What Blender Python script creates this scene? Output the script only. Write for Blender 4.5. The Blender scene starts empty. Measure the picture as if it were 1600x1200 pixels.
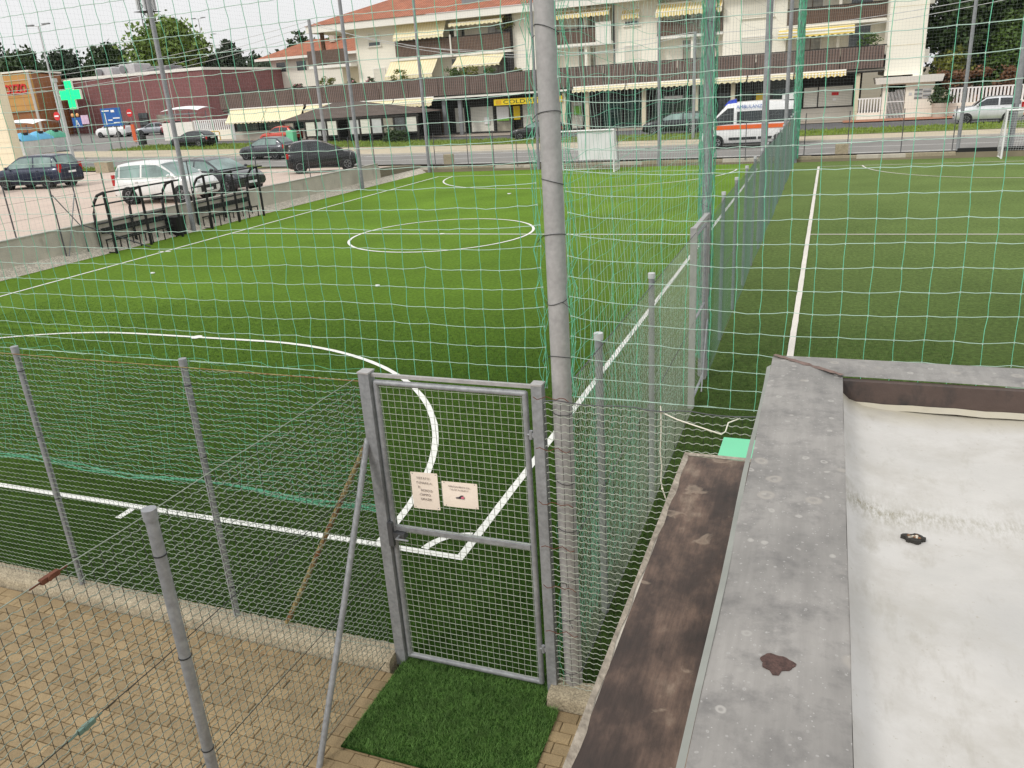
import bpy, bmesh, math, random
import numpy as np
from mathutils import Vector, Matrix
random.seed(7); RNG = np.random.default_rng(7)
R = math.radians
scene = bpy.context.scene

# ------------------------------------------------------------------ camera
cam_d = bpy.data.cameras.new('camera'); cam = bpy.data.objects.new('camera', cam_d)
scene.collection.objects.link(cam); scene.camera = cam
cam_d.sensor_fit = 'HORIZONTAL'; cam_d.sensor_width = 36.0
cam_d.lens = 1246.85 / 1600 * 36.0
cam_d.clip_start = 0.05; cam_d.clip_end = 3000
_r = Vector((0.9344556, 0.3508318, -0.0609074)); _u = Vector((-0.0681701, 0.3441476, 0.9364375)); _f = Vector((-0.3494932, 0.8709073, -0.3455069))
CAM = Vector((3.0963, -6.0591, 4.2751))
cam.matrix_world = Matrix(((_r.x, _u.x, -_f.x, CAM.x), (_r.y, _u.y, -_f.y, CAM.y), (_r.z, _u.z, -_f.z, CAM.z), (0, 0, 0, 1)))

# ------------------------------------------------------------------ overcast daylight
SUN_EL, SUN_AZ = 42.0, 212.0          # compass-like: azimuth clockwise from +Y; the sun stands behind and left of the camera
w = bpy.data.worlds.new('World'); scene.world = w; w.use_nodes = True
nt = w.node_tree; N = nt.nodes; Lk = nt.links
bg = N['Background']
sky = N.new('ShaderNodeTexSky'); sky.sky_type = 'NISHITA'; sky.sun_disc = False
sky.sun_elevation = R(SUN_EL); sky.sun_rotation = R(SUN_AZ); sky.dust_density = 4.0; sky.air_density = 1.0
hs = N.new('ShaderNodeHueSaturation'); hs.inputs['Saturation'].default_value = 0.35
Lk.new(sky.outputs[0], hs.inputs['Color'])
# even cloud deck with the standard overcast brightening towards the zenith
tc = N.new('ShaderNodeTexCoord'); sx = N.new('ShaderNodeSeparateXYZ'); Lk.new(tc.outputs['Generated'], sx.inputs[0])
mr = N.new('ShaderNodeMapRange'); mr.inputs['From Min'].default_value = 0.0; mr.inputs['From Max'].default_value = 1.0
mr.inputs['To Min'].default_value = 7.8; mr.inputs['To Max'].default_value = 11.0; Lk.new(sx.outputs['Z'], mr.inputs['Value'])
cl = N.new('ShaderNodeTexNoise'); cl.inputs['Scale'].default_value = 2.2; cl.inputs['Detail'].default_value = 5; Lk.new(tc.outputs['Generated'], cl.inputs['Vector'])
cm = N.new('ShaderNodeMapRange'); cm.inputs['From Min'].default_value = .3; cm.inputs['From Max'].default_value = .7; cm.inputs['To Min'].default_value = .93; cm.inputs['To Max'].default_value = 1.05; Lk.new(cl.outputs['Fac'], cm.inputs['Value'])
mu = N.new('ShaderNodeMath'); mu.operation = 'MULTIPLY'; Lk.new(mr.outputs[0], mu.inputs[0]); Lk.new(cm.outputs[0], mu.inputs[1])
cc = N.new('ShaderNodeCombineColor'); 
for i, k in enumerate((1.0, 1.0, 1.005)):
    m2 = N.new('ShaderNodeMath'); m2.operation = 'MULTIPLY'; m2.inputs[1].default_value = k; Lk.new(mu.outputs[0], m2.inputs[0]); Lk.new(m2.outputs[0], cc.inputs[i])
mx = N.new('ShaderNodeMix'); mx.data_type = 'RGBA'; mx.inputs['Factor'].default_value = 0.88
Lk.new(hs.outputs[0], mx.inputs[6]); Lk.new(cc.outputs[0], mx.inputs[7])
Lk.new(mx.outputs[2], bg.inputs['Color']); bg.inputs['Strength'].default_value = 0.12

sd = bpy.data.lights.new('sun', 'SUN'); sun = bpy.data.objects.new('sun', sd); scene.collection.objects.link(sun)
sd.energy = 1.5; sd.angle = R(12); sd.color = (1.0, 0.96, 0.9)
_a = R(SUN_AZ); _sv = Vector((math.sin(_a) * math.cos(R(SUN_EL)), math.cos(_a) * math.cos(R(SUN_EL)), math.sin(R(SUN_EL))))
sun.rotation_euler = (-_sv).to_track_quat('-Z', 'Y').to_euler()
sun.location = (-20, -30, 40)
vs = scene.view_settings; vs.view_transform = 'Standard'; vs.look = 'None'; vs.gamma = 1.0; vs.exposure = 0.0; vs.use_curve_mapping = False
scene.cycles.max_bounces = 8; scene.cycles.transparent_max_bounces = 16

# ------------------------------------------------------------------ materials
def lin(c): 
    return tuple(((v / 255) / 12.92 if v / 255 <= .04045 else ((v / 255 + .055) / 1.055) ** 2.4) for v in c)
MATS = {}
def _new(name):
    m = bpy.data.materials.new(name); m.use_nodes = True
    n = m.node_tree.nodes; b = n['Principled BSDF']
    g = n.new('ShaderNodeNewGeometry')
    return m, n, m.node_tree.links, b, g
def _noise(n, l, g, scale, detail=4, rough=.6, stretch=None):
    t = n.new('ShaderNodeTexNoise'); t.inputs['Scale'].default_value = scale; t.inputs['Detail'].default_value = detail; t.inputs['Roughness'].default_value = rough
    if stretch:
        mp = n.new('ShaderNodeMapping'); mp.inputs['Scale'].default_value = stretch; l.new(g.outputs['Position'], mp.inputs[0]); l.new(mp.outputs[0], t.inputs['Vector'])
    else: l.new(g.outputs['Position'], t.inputs['Vector'])
    return t.outputs['Fac']
def _ramp(n, l, fac, stops):
    r = n.new('ShaderNodeValToRGB'); e = r.color_ramp.elements
    while len(e) < len(stops): e.new(.5)
    for i, (p, c) in enumerate(stops): e[i].position = p; e[i].color = (*c[:3], 1)
    l.new(fac, r.inputs[0]); return r.outputs[0]
def _mix(n, l, fac, a, b, mode='MIX'):
    m = n.new('ShaderNodeMix'); m.data_type = 'RGBA'; m.blend_type = mode
    for i, s in ((0, fac), (6, a), (7, b)):
        if isinstance(s, (int, float)): m.inputs[i].default_value = s
        elif isinstance(s, tuple): m.inputs[i].default_value = (*s[:3], 1)
        else: l.new(s, m.inputs[i])
    return m.outputs[2]
def _bump(n, l, b, h, strength, dist):
    bp = n.new('ShaderNodeBump'); bp.inputs['Strength'].default_value = strength; bp.inputs['Distance'].default_value = dist
    l.new(h, bp.inputs['Height']); l.new(bp.outputs[0], b.inputs['Normal'])
def sc(c, k): return tuple(min(1, v * k) for v in c)
def M(name, rgb, rough=.6, metal=0., var=.15, scale=3., bump=0., bscale=60., fine=0., fscale=80., stretch=None, spec=.5, coat=0., grime=None, objvar=0.):
    if name in MATS: return MATS[name]
    m, n, l, b, g = _new(name); c = lin(rgb)
    col = _ramp(n, l, _noise(n, l, g, scale, 5, .6, stretch), [(.25, sc(c, 1 - var)), (.75, sc(c, 1 + var))])
    if fine: col = _mix(n, l, 1.0, col, _ramp(n, l, _noise(n, l, g, fscale, 2), [(.3, (1 - fine,) * 3), (.7, (1 + fine * .5,) * 3)]), 'MULTIPLY')
    if grime:
        f = _ramp(n, l, _noise(n, l, g, grime[1], 6, .65, grime[3] if len(grime) > 3 else None), [(grime[2], (0,) * 3), (min(1, grime[2] + .18), (1,) * 3)])
        col = _mix(n, l, f, col, lin(grime[0]))
    if objvar:
        oi = n.new('ShaderNodeObjectInfo'); v = _ramp(n, l, oi.outputs['Random'], [(0, (1 - objvar,) * 3), (1, (1 + objvar * .6,) * 3)])
        col = _mix(n, l, 1.0, col, v, 'MULTIPLY')
    l.new(col, b.inputs['Base Color']); b.inputs['Roughness'].default_value = rough; b.inputs['Metallic'].default_value = metal
    b.inputs['Specular IOR Level'].default_value = spec; b.inputs['Coat Weight'].default_value = coat
    if bump: _bump(n, l, b, _noise(n, l, g, bscale, 3), bump, .01)
    MATS[name] = m; return m
def emis(name, rgb, s):
    m, n, l, b, g = _new(name); b.inputs['Base Color'].default_value = (*lin(rgb), 1); b.inputs['Emission Color'].default_value = (*lin(rgb), 1); b.inputs['Emission Strength'].default_value = s
    MATS[name] = m; return m
def turf_mat(name, ca, cb, cc_, sheen, tip=(168, 210, 78)):
    m, n, l, b, g = _new(name)
    big = _noise(n, l, g, .35, 4, .55); mid = _noise(n, l, g, 5.0, 5, .7); fine = _noise(n, l, g, 46.0, 4, .75)
    col = _mix(n, l, big, lin(ca), lin(cb))
    col = _mix(n, l, _ramp(n, l, mid, [(.35, (0,) * 3), (.72, (1,) * 3)]), col, lin(cc_))
    col = _mix(n, l, 1.0, col, _ramp(n, l, fine, [(.30, (.34,) * 3), (.52, (.95,) * 3), (.72, (1.75,) * 3)]), 'MULTIPLY')
    tuft = _noise(n, l, g, 13.0, 4, .65); col = _mix(n, l, 1.0, col, _ramp(n, l, tuft, [(.30, (.55,) * 3), (.50, (1.0,) * 3), (.70, (1.5,) * 3)]), 'MULTIPLY')
    seam = n.new('ShaderNodeTexWave'); seam.wave_type = 'BANDS'; seam.bands_direction = 'Y'; seam.inputs['Scale'].default_value = .078; seam.inputs['Distortion'].default_value = .6
    l.new(g.outputs['Position'], seam.inputs['Vector'])
    col = _mix(n, l, 1.0, col, _ramp(n, l, seam.outputs['Fac'], [(0, (.93,) * 3), (1, (1.05,) * 3)]), 'MULTIPLY')
    l.new(col, b.inputs['Base Color']); b.inputs['Roughness'].default_value = .9; b.inputs['Specular IOR Level'].default_value = .08
    _bump(n, l, b, fine, .9, .02)
    if sheen:      # upright fibres: dark gaps seen from above, bright blade sides seen at a low angle
        sb = n.new('ShaderNodeBsdfSheen'); sb.inputs['Roughness'].default_value = .34
        tcol = _mix(n, l, 1.0, tuple(v * sheen for v in lin(tip)), _ramp(n, l, tuft, [(.3, (.72,) * 3), (.7, (1.2,) * 3)]), 'MULTIPLY'); tcol = _mix(n, l, 1.0, tcol, _ramp(n, l, big, [(.3, (.78,) * 3), (.7, (1.14,) * 3)]), 'MULTIPLY'); l.new(tcol, sb.inputs['Color'])
        ash = n.new('ShaderNodeAddShader'); l.new(b.outputs[0], ash.inputs[0]); l.new(sb.outputs[0], ash.inputs[1]); l.new(ash.outputs[0], n['Material Output'].inputs['Surface'])
    MATS[name] = m; return m
def glass_mat(name, rgb, rough=.08):
    m, n, l, b, g = _new(name); c = lin(rgb)
    col = _ramp(n, l, _noise(n, l, g, .9, 3), [(.35, sc(c, .6)), (.7, sc(c, 1.5))])
    l.new(col, b.inputs['Base Color']); b.inputs['Roughness'].default_value = rough; b.inputs['Specular IOR Level'].default_value = .8
    MATS[name] = m; return m
def paint(name, rgb, metal=.0):
    if name in MATS: return MATS[name]
    m, n, l, b, g = _new(name); c = lin(rgb)
    col = _ramp(n, l, _noise(n, l, g, 2.0, 4), [(.3, sc(c, .9)), (.7, sc(c, 1.08))])
    l.new(col, b.inputs['Base Color']); b.inputs['Roughness'].default_value = .32; b.inputs['Metallic'].default_value = metal; b.inputs['Coat Weight'].default_value = .6; b.inputs['Coat Roughness'].default_value = .08
    MATS[name] = m; return m
def band_mat(name, rgb, rgb2, axis, scale, rough=.7, bump=.5, var=.12, sharp=(.4, .6), profile='SIN'):
    m, n, l, b, g = _new(name)
    wv = n.new('ShaderNodeTexWave'); wv.wave_type = 'BANDS'; wv.bands_direction = axis; wv.wave_profile = profile; wv.inputs['Scale'].default_value = scale; wv.inputs['Distortion'].default_value = 0
    l.new(g.outputs['Position'], wv.inputs['Vector'])
    col = _ramp(n, l, wv.outputs['Fac'], [(sharp[0], lin(rgb2)), (sharp[1], lin(rgb))])
    col = _mix(n, l, 1.0, col, _ramp(n, l, _noise(n, l, g, 1.3, 5), [(.3, (1 - var,) * 3), (.7, (1 + var,) * 3)]), 'MULTIPLY')
    l.new(col, b.inputs['Base Color']); b.inputs['Roughness'].default_value = rough
    if bump: _bump(n, l, b, wv.outputs['Fac'], bump, .03)
    MATS[name] = m; return m

# ------------------------------------------------------------------ mesh helpers
COL = scene.collection; ORG = {}
def np_mesh(name, V, F):
    """V (n,3) floats, F (m,k) ints, all faces k-sided"""
    V = np.asarray(V, np.float32); F = np.asarray(F, np.int32); k = F.shape[1]
    me = bpy.data.meshes.new(name); me.vertices.add(len(V)); me.vertices.foreach_set('co', V.ravel())
    me.loops.add(F.size); me.loops.foreach_set('vertex_index', F.ravel())
    me.polygons.add(len(F)); me.polygons.foreach_set('loop_start', np.arange(0, F.size, k, dtype=np.int32))
    me.update(calc_edges=True); me.validate(); return me
def seg_tubes(P0, P1, r, n=3):
    P0 = np.asarray(P0, float); P1 = np.asarray(P1, float); d = P1 - P0; L = np.linalg.norm(d, axis=1); ok = L > 1e-6
    P0, P1, d, L = P0[ok], P1[ok], d[ok], L[ok]; d = d / L[:, None]
    ref = np.where(np.abs(d[:, 2:3]) > .9, np.array([[1., 0, 0]]), np.array([[0, 0, 1.]]))
    a = np.cross(d, ref); a /= np.linalg.norm(a, axis=1)[:, None]; b = np.cross(d, a)
    V = []; 
    for k in range(n):
        o = r * (math.cos(2 * math.pi * k / n + .4) * a + math.sin(2 * math.pi * k / n + .4) * b); V += [P0 + o, P1 + o]
    V = np.stack(V, 1); m = len(P0); base = (np.arange(m) * 2 * n)[:, None]
    F = []
    for k in range(n):
        j = (k + 1) % n; F.append(np.concatenate([base + 2 * k, base + 2 * k + 1, base + 2 * j + 1, base + 2 * j], 1))
    return V.reshape(-1, 3), np.concatenate(F, 0)
class MB:
    def __init__(s): s.v = []; s.f = []; s.smooth = []
    def add(s, vs_, fs, sm=False):
        o = len(s.v); s.v += [tuple(x) for x in vs_]; s.f += [tuple(i + o for i in f) for f in fs]; s.smooth += [sm] * len(fs); return s
    def box(s, x0, x1, y0, y1, z0, z1):
        if x0 > x1: x0, x1 = x1, x0
        if y0 > y1: y0, y1 = y1, y0
        if z0 > z1: z0, z1 = z1, z0
        return s.add([(x0, y0, z0), (x1, y0, z0), (x1, y1, z0), (x0, y1, z0), (x0, y0, z1), (x1, y0, z1), (x1, y1, z1), (x0, y1, z1)],
                     [(0, 3, 2, 1), (4, 5, 6, 7), (0, 1, 5, 4), (1, 2, 6, 5), (2, 3, 7, 6), (3, 0, 4, 7)])
    def cbox(s, x0, x1, y0, y1, z0, z1, c):
        """box with chamfered top edge"""
        vs_ = [(x0, y0, z0), (x1, y0, z0), (x1, y1, z0), (x0, y1, z0), (x0, y0, z1 - c), (x1, y0, z1 - c), (x1, y1, z1 - c), (x0, y1, z1 - c),
               (x0 + c, y0 + c, z1), (x1 - c, y0 + c, z1), (x1 - c, y1 - c, z1), (x0 + c, y1 - c, z1)]
        return s.add(vs_, [(0, 1, 5, 4), (1, 2, 6, 5), (2, 3, 7, 6), (3, 0, 4, 7), (4, 5, 9, 8), (5, 6, 10, 9), (6, 7, 11, 10), (7, 4, 8, 11), (8, 9, 10, 11)])
    def hexa(s, p):   # 8 points: bottom 4, top 4
        return s.add(p, [(0, 3, 2, 1), (4, 5, 6, 7), (0, 1, 5, 4), (1, 2, 6, 5), (2, 3, 7, 6), (3, 0, 4, 7)])
    def tube(s, p0, p1, r0, r1=None, n=10, caps=True):
        r1 = r0 if r1 is None else r1; p0 = Vector(p0); p1 = Vector(p1); d = (p1 - p0).normalized()
        a = d.cross(Vector((1, 0, 0)) if abs(d.z) > .9 else Vector((0, 0, 1))).normalized(); b = d.cross(a)
        vs_ = []
        for k in range(n):
            o = a * math.cos(2 * math.pi * k / n) + b * math.sin(2 * math.pi * k / n); vs_ += [p0 + o * r0, p1 + o * r1]
        s.add(vs_, [(2 * k, 2 * k + 1, 2 * ((k + 1) % n) + 1, 2 * ((k + 1) % n)) for k in range(n)], True)
        if caps: s.add([vs_[2 * k] for k in range(n)], [tuple(range(n))]); s.add([vs_[2 * k + 1] for k in range(n)], [tuple(reversed(range(n)))])
        return s
    def path(s, pts, r, n=8, radii=None):
        pts = [Vector(p) for p in pts]; rings = []
        for i, p in enumerate(pts):
            d = (pts[min(i + 1, len(pts) - 1)] - pts[max(i - 1, 0)]).normalized()
            a = d.cross(Vector((1, 0, 0)) if abs(d.z) > .95 else Vector((0, 0, 1))).normalized(); b = d.cross(a)
            rr = radii[i] if radii else r
            rings.append([p + (a * math.cos(2 * math.pi * k / n) + b * math.sin(2 * math.pi * k / n)) * rr for k in range(n)])
        vs_ = [v for rg in rings for v in rg]; fs = []
        for i in range(len(pts) - 1):
            for k in range(n): fs.append((i * n + k, (i + 1) * n + k, (i + 1) * n + (k + 1) % n, i * n + (k + 1) % n))
        s.add(vs_, fs, True); s.add(rings[0], [tuple(range(n))]); s.add(rings[-1], [tuple(reversed(range(n)))]); return s
    def prism(s, poly, z0, z1):   # xy polygon extruded along z
        n = len(poly); vs_ = [(x, y, z0) for x, y in poly] + [(x, y, z1) for x, y in poly]
        return s.add(vs_, [tuple(reversed(range(n))), tuple(range(n, 2 * n))] + [(k, (k + 1) % n, n + (k + 1) % n, n + k) for k in range(n)])
    def yprism(s, poly, y0, y1):  # xz polygon extruded along y
        n = len(poly); vs_ = [(x, y0, z) for x, z in poly] + [(x, y1, z) for x, z in poly]
        return s.add(vs_, [tuple(range(n)), tuple(reversed(range(n, 2 * n)))] + [(k, n + k, n + (k + 1) % n, (k + 1) % n) for k in range(n)])
    def sphere(s, c, rx, ry, rz, nu=12, nv=8):
        vs_ = []; fs = []
        for i in range(nv + 1):
            t = math.pi * i / nv
            for k in range(nu): p = 2 * math.pi * k / nu; vs_.append((c[0] + rx * math.sin(t) * math.cos(p), c[1] + ry * math.sin(t) * math.sin(p), c[2] + rz * math.cos(t)))
        for i in range(nv):
            for k in range(nu): fs.append((i * nu + k, (i + 1) * nu + k, (i + 1) * nu + (k + 1) % nu, i * nu + (k + 1) % nu))
        return s.add(vs_, fs, True)
    def grid(s, fn, nu, nv, sm=True):
        vs_ = [fn(i / nu, j / nv) for i in range(nu + 1) for j in range(nv + 1)]
        fs = [(i * (nv + 1) + j, (i + 1) * (nv + 1) + j, (i + 1) * (nv + 1) + j + 1, i * (nv + 1) + j + 1) for i in range(nu) for j in range(nv)]
        return s.add(vs_, fs, sm)
    def mesh(s, name, off=(0, 0, 0)):
        me = bpy.data.meshes.new(name); me.from_pydata([(x - off[0], y - off[1], z - off[2]) for x, y, z in s.v], [], s.f)
        me.polygons.foreach_set('use_smooth', s.smooth); me.update(); return me
    def build(s, name, mat, parent=None, label=None, kind=None):
        off = ORG.get(parent.name, (0, 0, 0)) if parent else _base(s.v)
        return link(name, s.mesh(name, off), mat, parent, off, label, kind)
def _base(vs_):
    a = np.array([tuple(v) for v in vs_]); lo = a.min(0); hi = a.max(0); return (float((lo[0] + hi[0]) / 2), float((lo[1] + hi[1]) / 2), float(lo[2]))
def link(name, me, mat, parent=None, off=(0, 0, 0), label=None, kind=None):
    o = bpy.data.objects.new(name, me); COL.objects.link(o)
    if mat: me.materials.append(mat)
    if parent: o.parent = parent; ORG[o.name] = off
    else: o.location = off; ORG[o.name] = off
    if label: o['label'] = label
    if kind: o['kind'] = kind
    return o
def np_obj(name, V, F, mat, parent=None, kind=None):
    off = np.array(ORG.get(parent.name, (0, 0, 0)) if parent else _base(V)); me = np_mesh(name, np.asarray(V) - off, F)
    return link(name, me, mat, parent, tuple(off), None, kind)
def tag(o, label, cat, group=None):
    o['label'] = label; o['category'] = cat
    if group: o['group'] = group
    return o
def thing(name, label, cat, loc=(0, 0, 0), rz=0., group=None):
    o = bpy.data.objects.new(name, None); COL.objects.link(o); o.location = loc; o.rotation_euler = (0, 0, rz); o.empty_display_size = .2
    ORG[o.name] = tuple(loc) if rz == 0 else (0, 0, 0)
    return tag(o, label, cat, group)
def struct(o): o['kind'] = 'structure'; return o
def text(name, body, size, mat, parent, loc, rot, ext=.004, align='LEFT', width=None, bold=0.):
    cu = bpy.data.curves.new(name, 'FONT'); cu.body = body; cu.size = size; cu.extrude = ext; cu.align_x = align; cu.resolution_u = 3; cu.offset = bold
    to = bpy.data.objects.new('tmp_text', cu); COL.objects.link(to); dg = bpy.context.evaluated_depsgraph_get(); dg.update()
    me = bpy.data.meshes.new_from_object(to.evaluated_get(dg)); bpy.data.objects.remove(to); me.name = name
    if width:
        xs = [v.co.x for v in me.vertices]; k = width / max(1e-6, max(xs) - min(xs))
        for v in me.vertices: v.co.x *= k
    me.materials.clear(); me.materials.append(mat)
    o = bpy.data.objects.new(name, me); COL.objects.link(o); o.parent = parent; off = ORG.get(parent.name, (0, 0, 0))
    o.location = (loc[0] - off[0], loc[1] - off[1], loc[2] - off[2]); o.rotation_euler = rot; return o
def gz(x, y):
    z = .3 + .008 * max(0, y - 38) + .005 * max(0, -x) + .0165 * max(0, -x - 25)
    if x < -19.4:
        t = min(1, max(0, (y - 32) / 7)); z = max(.85, z) * (1 - t) + z * t
    return z
# ------------------------------------------------------------------ material set
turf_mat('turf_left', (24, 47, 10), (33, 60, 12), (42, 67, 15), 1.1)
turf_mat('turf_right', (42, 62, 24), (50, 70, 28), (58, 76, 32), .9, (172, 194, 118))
turf_mat('mat_base', (34, 66, 26), (42, 76, 30), (50, 84, 34), .0)
M('galv', (148, 150, 153), .5, .12, .2, 5, .2, 40, .2, 26, grime=((120, 108, 96), 6, .68))
M('galv_dark', (92, 93, 96), .6, .3, .2, 6)
M('galv_rust', (168, 166, 165), .6, .05, .13, 7, .15, 40, .12, 30, grime=((138, 104, 78), 5, .66))
M('rusty', (150, 138, 92), .8, 0, .3, 14, grime=((122, 76, 40), 11, .45))
M('rust', (104, 62, 44), .9, 0, .35, 30)
M('wire', (178, 184, 170), .5, .25, .2, 12)
M('wire_dark', (58, 62, 60), .6, .2, .2, 12)
M('wire_teal', (98, 130, 114), .5, .1, .2, 10)
M('wire_green', (148, 158, 144), .5, .2, .2, 10)
M('string_green', (110, 194, 158), .7, 0, .12, 7)
M('string_pale', (180, 208, 194), .7, 0, .10, 5)
M('string_far', (150, 158, 156), .8, 0, .1, 4)
M('tie', (54, 56, 58), .6, .2, .2, 20)
M('rope_white', (232, 226, 212), .85, 0, .06, 30)
M('line_white', (228, 228, 222), .8, 0, .07, 1.6, 0, 60, .14, 70)
M('line_grey', (222, 216, 206), .8, 0, .08, 1.6, 0, 60, .16, 60)
M('black_steel', (26, 26, 28), .5, .1, .2, 5)
M('black_plastic', (24, 24, 26), .55)
M('white_paint', (236, 236, 234), .45, 0, .04, 3)
M('white_sheet', (240, 240, 240), .8, 0, .03, 2)
M('concrete', (196, 188, 174), .9, 0, .14, 1.6, .3, 30, .14, 40, grime=((140, 132, 118), 1.6, .58, (1, 1, .35)))
M('concrete_light', (186, 182, 172), .9, 0, .12, 1.2, .2, 30, .1, 40)
M('kerb_stone', (172, 160, 136), .95, 0, .22, 9, .9, 90, .45, 70, grime=((92, 82, 66), 24, .62))
M('sand', (104, 88, 64), 1, 0, .25, 6, .4, 80, .3, 90)
M('gravel', (204, 196, 180), 1, 0, .2, 5, .8, 40, .5, 26)
M('paver', (152, 132, 99), .92, 0, .15, 7, .5, 110, .26, 120, grime=((126, 102, 72), 3.2, .60), objvar=.18)
M('asphalt', (134, 131, 127), .92, 0, .10, .5, .3, 60, .12, 50)
M('asphalt_dark', (98, 97, 98), .92, 0, .12, .6, .3, 60, .14, 50)
M('pavement', (178, 166, 152), .92, 0, .12, .6, .2, 40, .10, 18)
M('path_beige', (190, 178, 154), .95, 0, .14, .8, .3, 30, .16, 14)
M('parking', (198, 180, 166), .9, 0, .07, .5, .1, 20, .08, 9)
M('soil', (120, 112, 92), 1, 0, .2, .4)
M('verge_grass', (112, 128, 52), 1, 0, .32, .9, .6, 20, .4, 9, grime=((160, 142, 82), 1.4, .60))
M('leaf_dark', (56, 76, 38), .7, 0, .45, 1.4)
M('leaf_light', (104, 128, 52), .7, 0, .4, 1.4)
M('leaf_mid', (74, 98, 38), .7, 0, .45, 1.6)
M('leaf_pine', (54, 70, 50), .75, 0, .4, 1.4)
M('leaf_olive', (112, 116, 46), .7, 0, .4, 1.6)
M('leaf_brown', (122, 88, 62), .8, 0, .35, 2.0)
M('leaf_far', (62, 78, 56), .8, 0, .35, .6)
M('flower_pink', (214, 150, 160), .7, 0, .2, 6)
M('bark', (84, 70, 56), .9, 0, .25, 3, .5, 20)
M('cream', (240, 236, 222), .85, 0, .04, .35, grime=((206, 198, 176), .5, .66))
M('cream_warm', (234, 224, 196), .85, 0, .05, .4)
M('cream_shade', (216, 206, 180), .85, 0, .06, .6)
M('trim_white', (236, 233, 224), .7, 0, .04, .6)
band_mat('fascia', (118, 100, 92), (62, 52, 50), 'X', 1.6, .75, .6, .14, (.08, .35))
band_mat('rail_brown', (112, 92, 80), (60, 48, 42), 'X', 2.2, .75, .5, .14, (.1, .4))
band_mat('roof_tile', (178, 112, 82), (116, 66, 48), 'X', 1.15, .85, .7, .26, (.05, .6))
band_mat('roof_tile_y', (178, 112, 82), (116, 66, 48), 'Y', 1.15, .85, .7, .22, (.05, .5))
band_mat('shingle', (104, 92, 84), (66, 58, 54), 'Z', 3.2, .85, .5, .16, (.1, .5))
band_mat('shutter', (230, 229, 218), (186, 186, 176), 'Z', 2.6, .5, .3, .05, (.02, .2))
band_mat('shutter_win', (226, 222, 208), (188, 184, 170), 'Z', 4.2, .6, .3, .04, (.02, .25))
band_mat('awning', (240, 231, 196), (233, 221, 178), 'X', 1.1, .85, .1, .05)
band_mat('awning_stripe', (242, 236, 214), (226, 198, 104), 'X', 1.4, .85, .1, .05, (.46, .54))
band_mat('awning_band', (244, 240, 222), (230, 204, 104), 'Z', 1.3, .85, .1, .05, (.46, .54))
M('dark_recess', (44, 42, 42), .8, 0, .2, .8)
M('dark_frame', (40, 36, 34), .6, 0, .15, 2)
M('brown_wood', (98, 70, 50), .8, 0, .2, 3)
M('orange_panel', (196, 148, 82), .7, 0, .10, .35)
M('orange_dark', (150, 98, 58), .75, 0, .14, .5)
M('red_brick', (136, 92, 91), .9, 0, .12, .5, .4, 8, .22, 4)
M('red', (206, 34, 36), .5); M('yellow', (236, 206, 24), .6, 0, .05); M('orange_stripe', (238, 104, 34), .4, 0, .04)
M('blue', (28, 92, 170), .5, 0, .05); M('blue_bin', (98, 176, 214), .5, 0, .08); M('green_bin', (84, 170, 140), .5, 0, .08)
M('mint', (118, 208, 164), .6, 0, .06, 3); M('ink', (60, 56, 66), .7); M('pink', (222, 120, 140), .6); M('paper', (246, 232, 218), .8, 0, .02, 4)
M('poster_green', (126, 190, 70), .6); M('light_grey', (196, 198, 198), .6); M('mid_grey', (128, 130, 132), .6); M('terracotta', (176, 122, 96), .85, 0, .12)
M('tyre', (26, 26, 27), .85); M('rim', (176, 178, 182), .35, .7, .08); M('lamp_clear', (228, 230, 232), .15); M('lamp_red', (178, 26, 26), .25); M('lamp_blue', (40, 70, 190), .2); M('trim_black', (30, 31, 33), .6)
glass_mat('car_glass', (34, 42, 46)); glass_mat('car_glass_green', (120, 142, 138)); glass_mat('shop_glass', (40, 66, 60), .06); glass_mat('win_glass', (70, 78, 82), .08); glass_mat('curtain_glass', (150, 146, 132), .12)
emis('cross_green', (0, 232, 140), .75)

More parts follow.
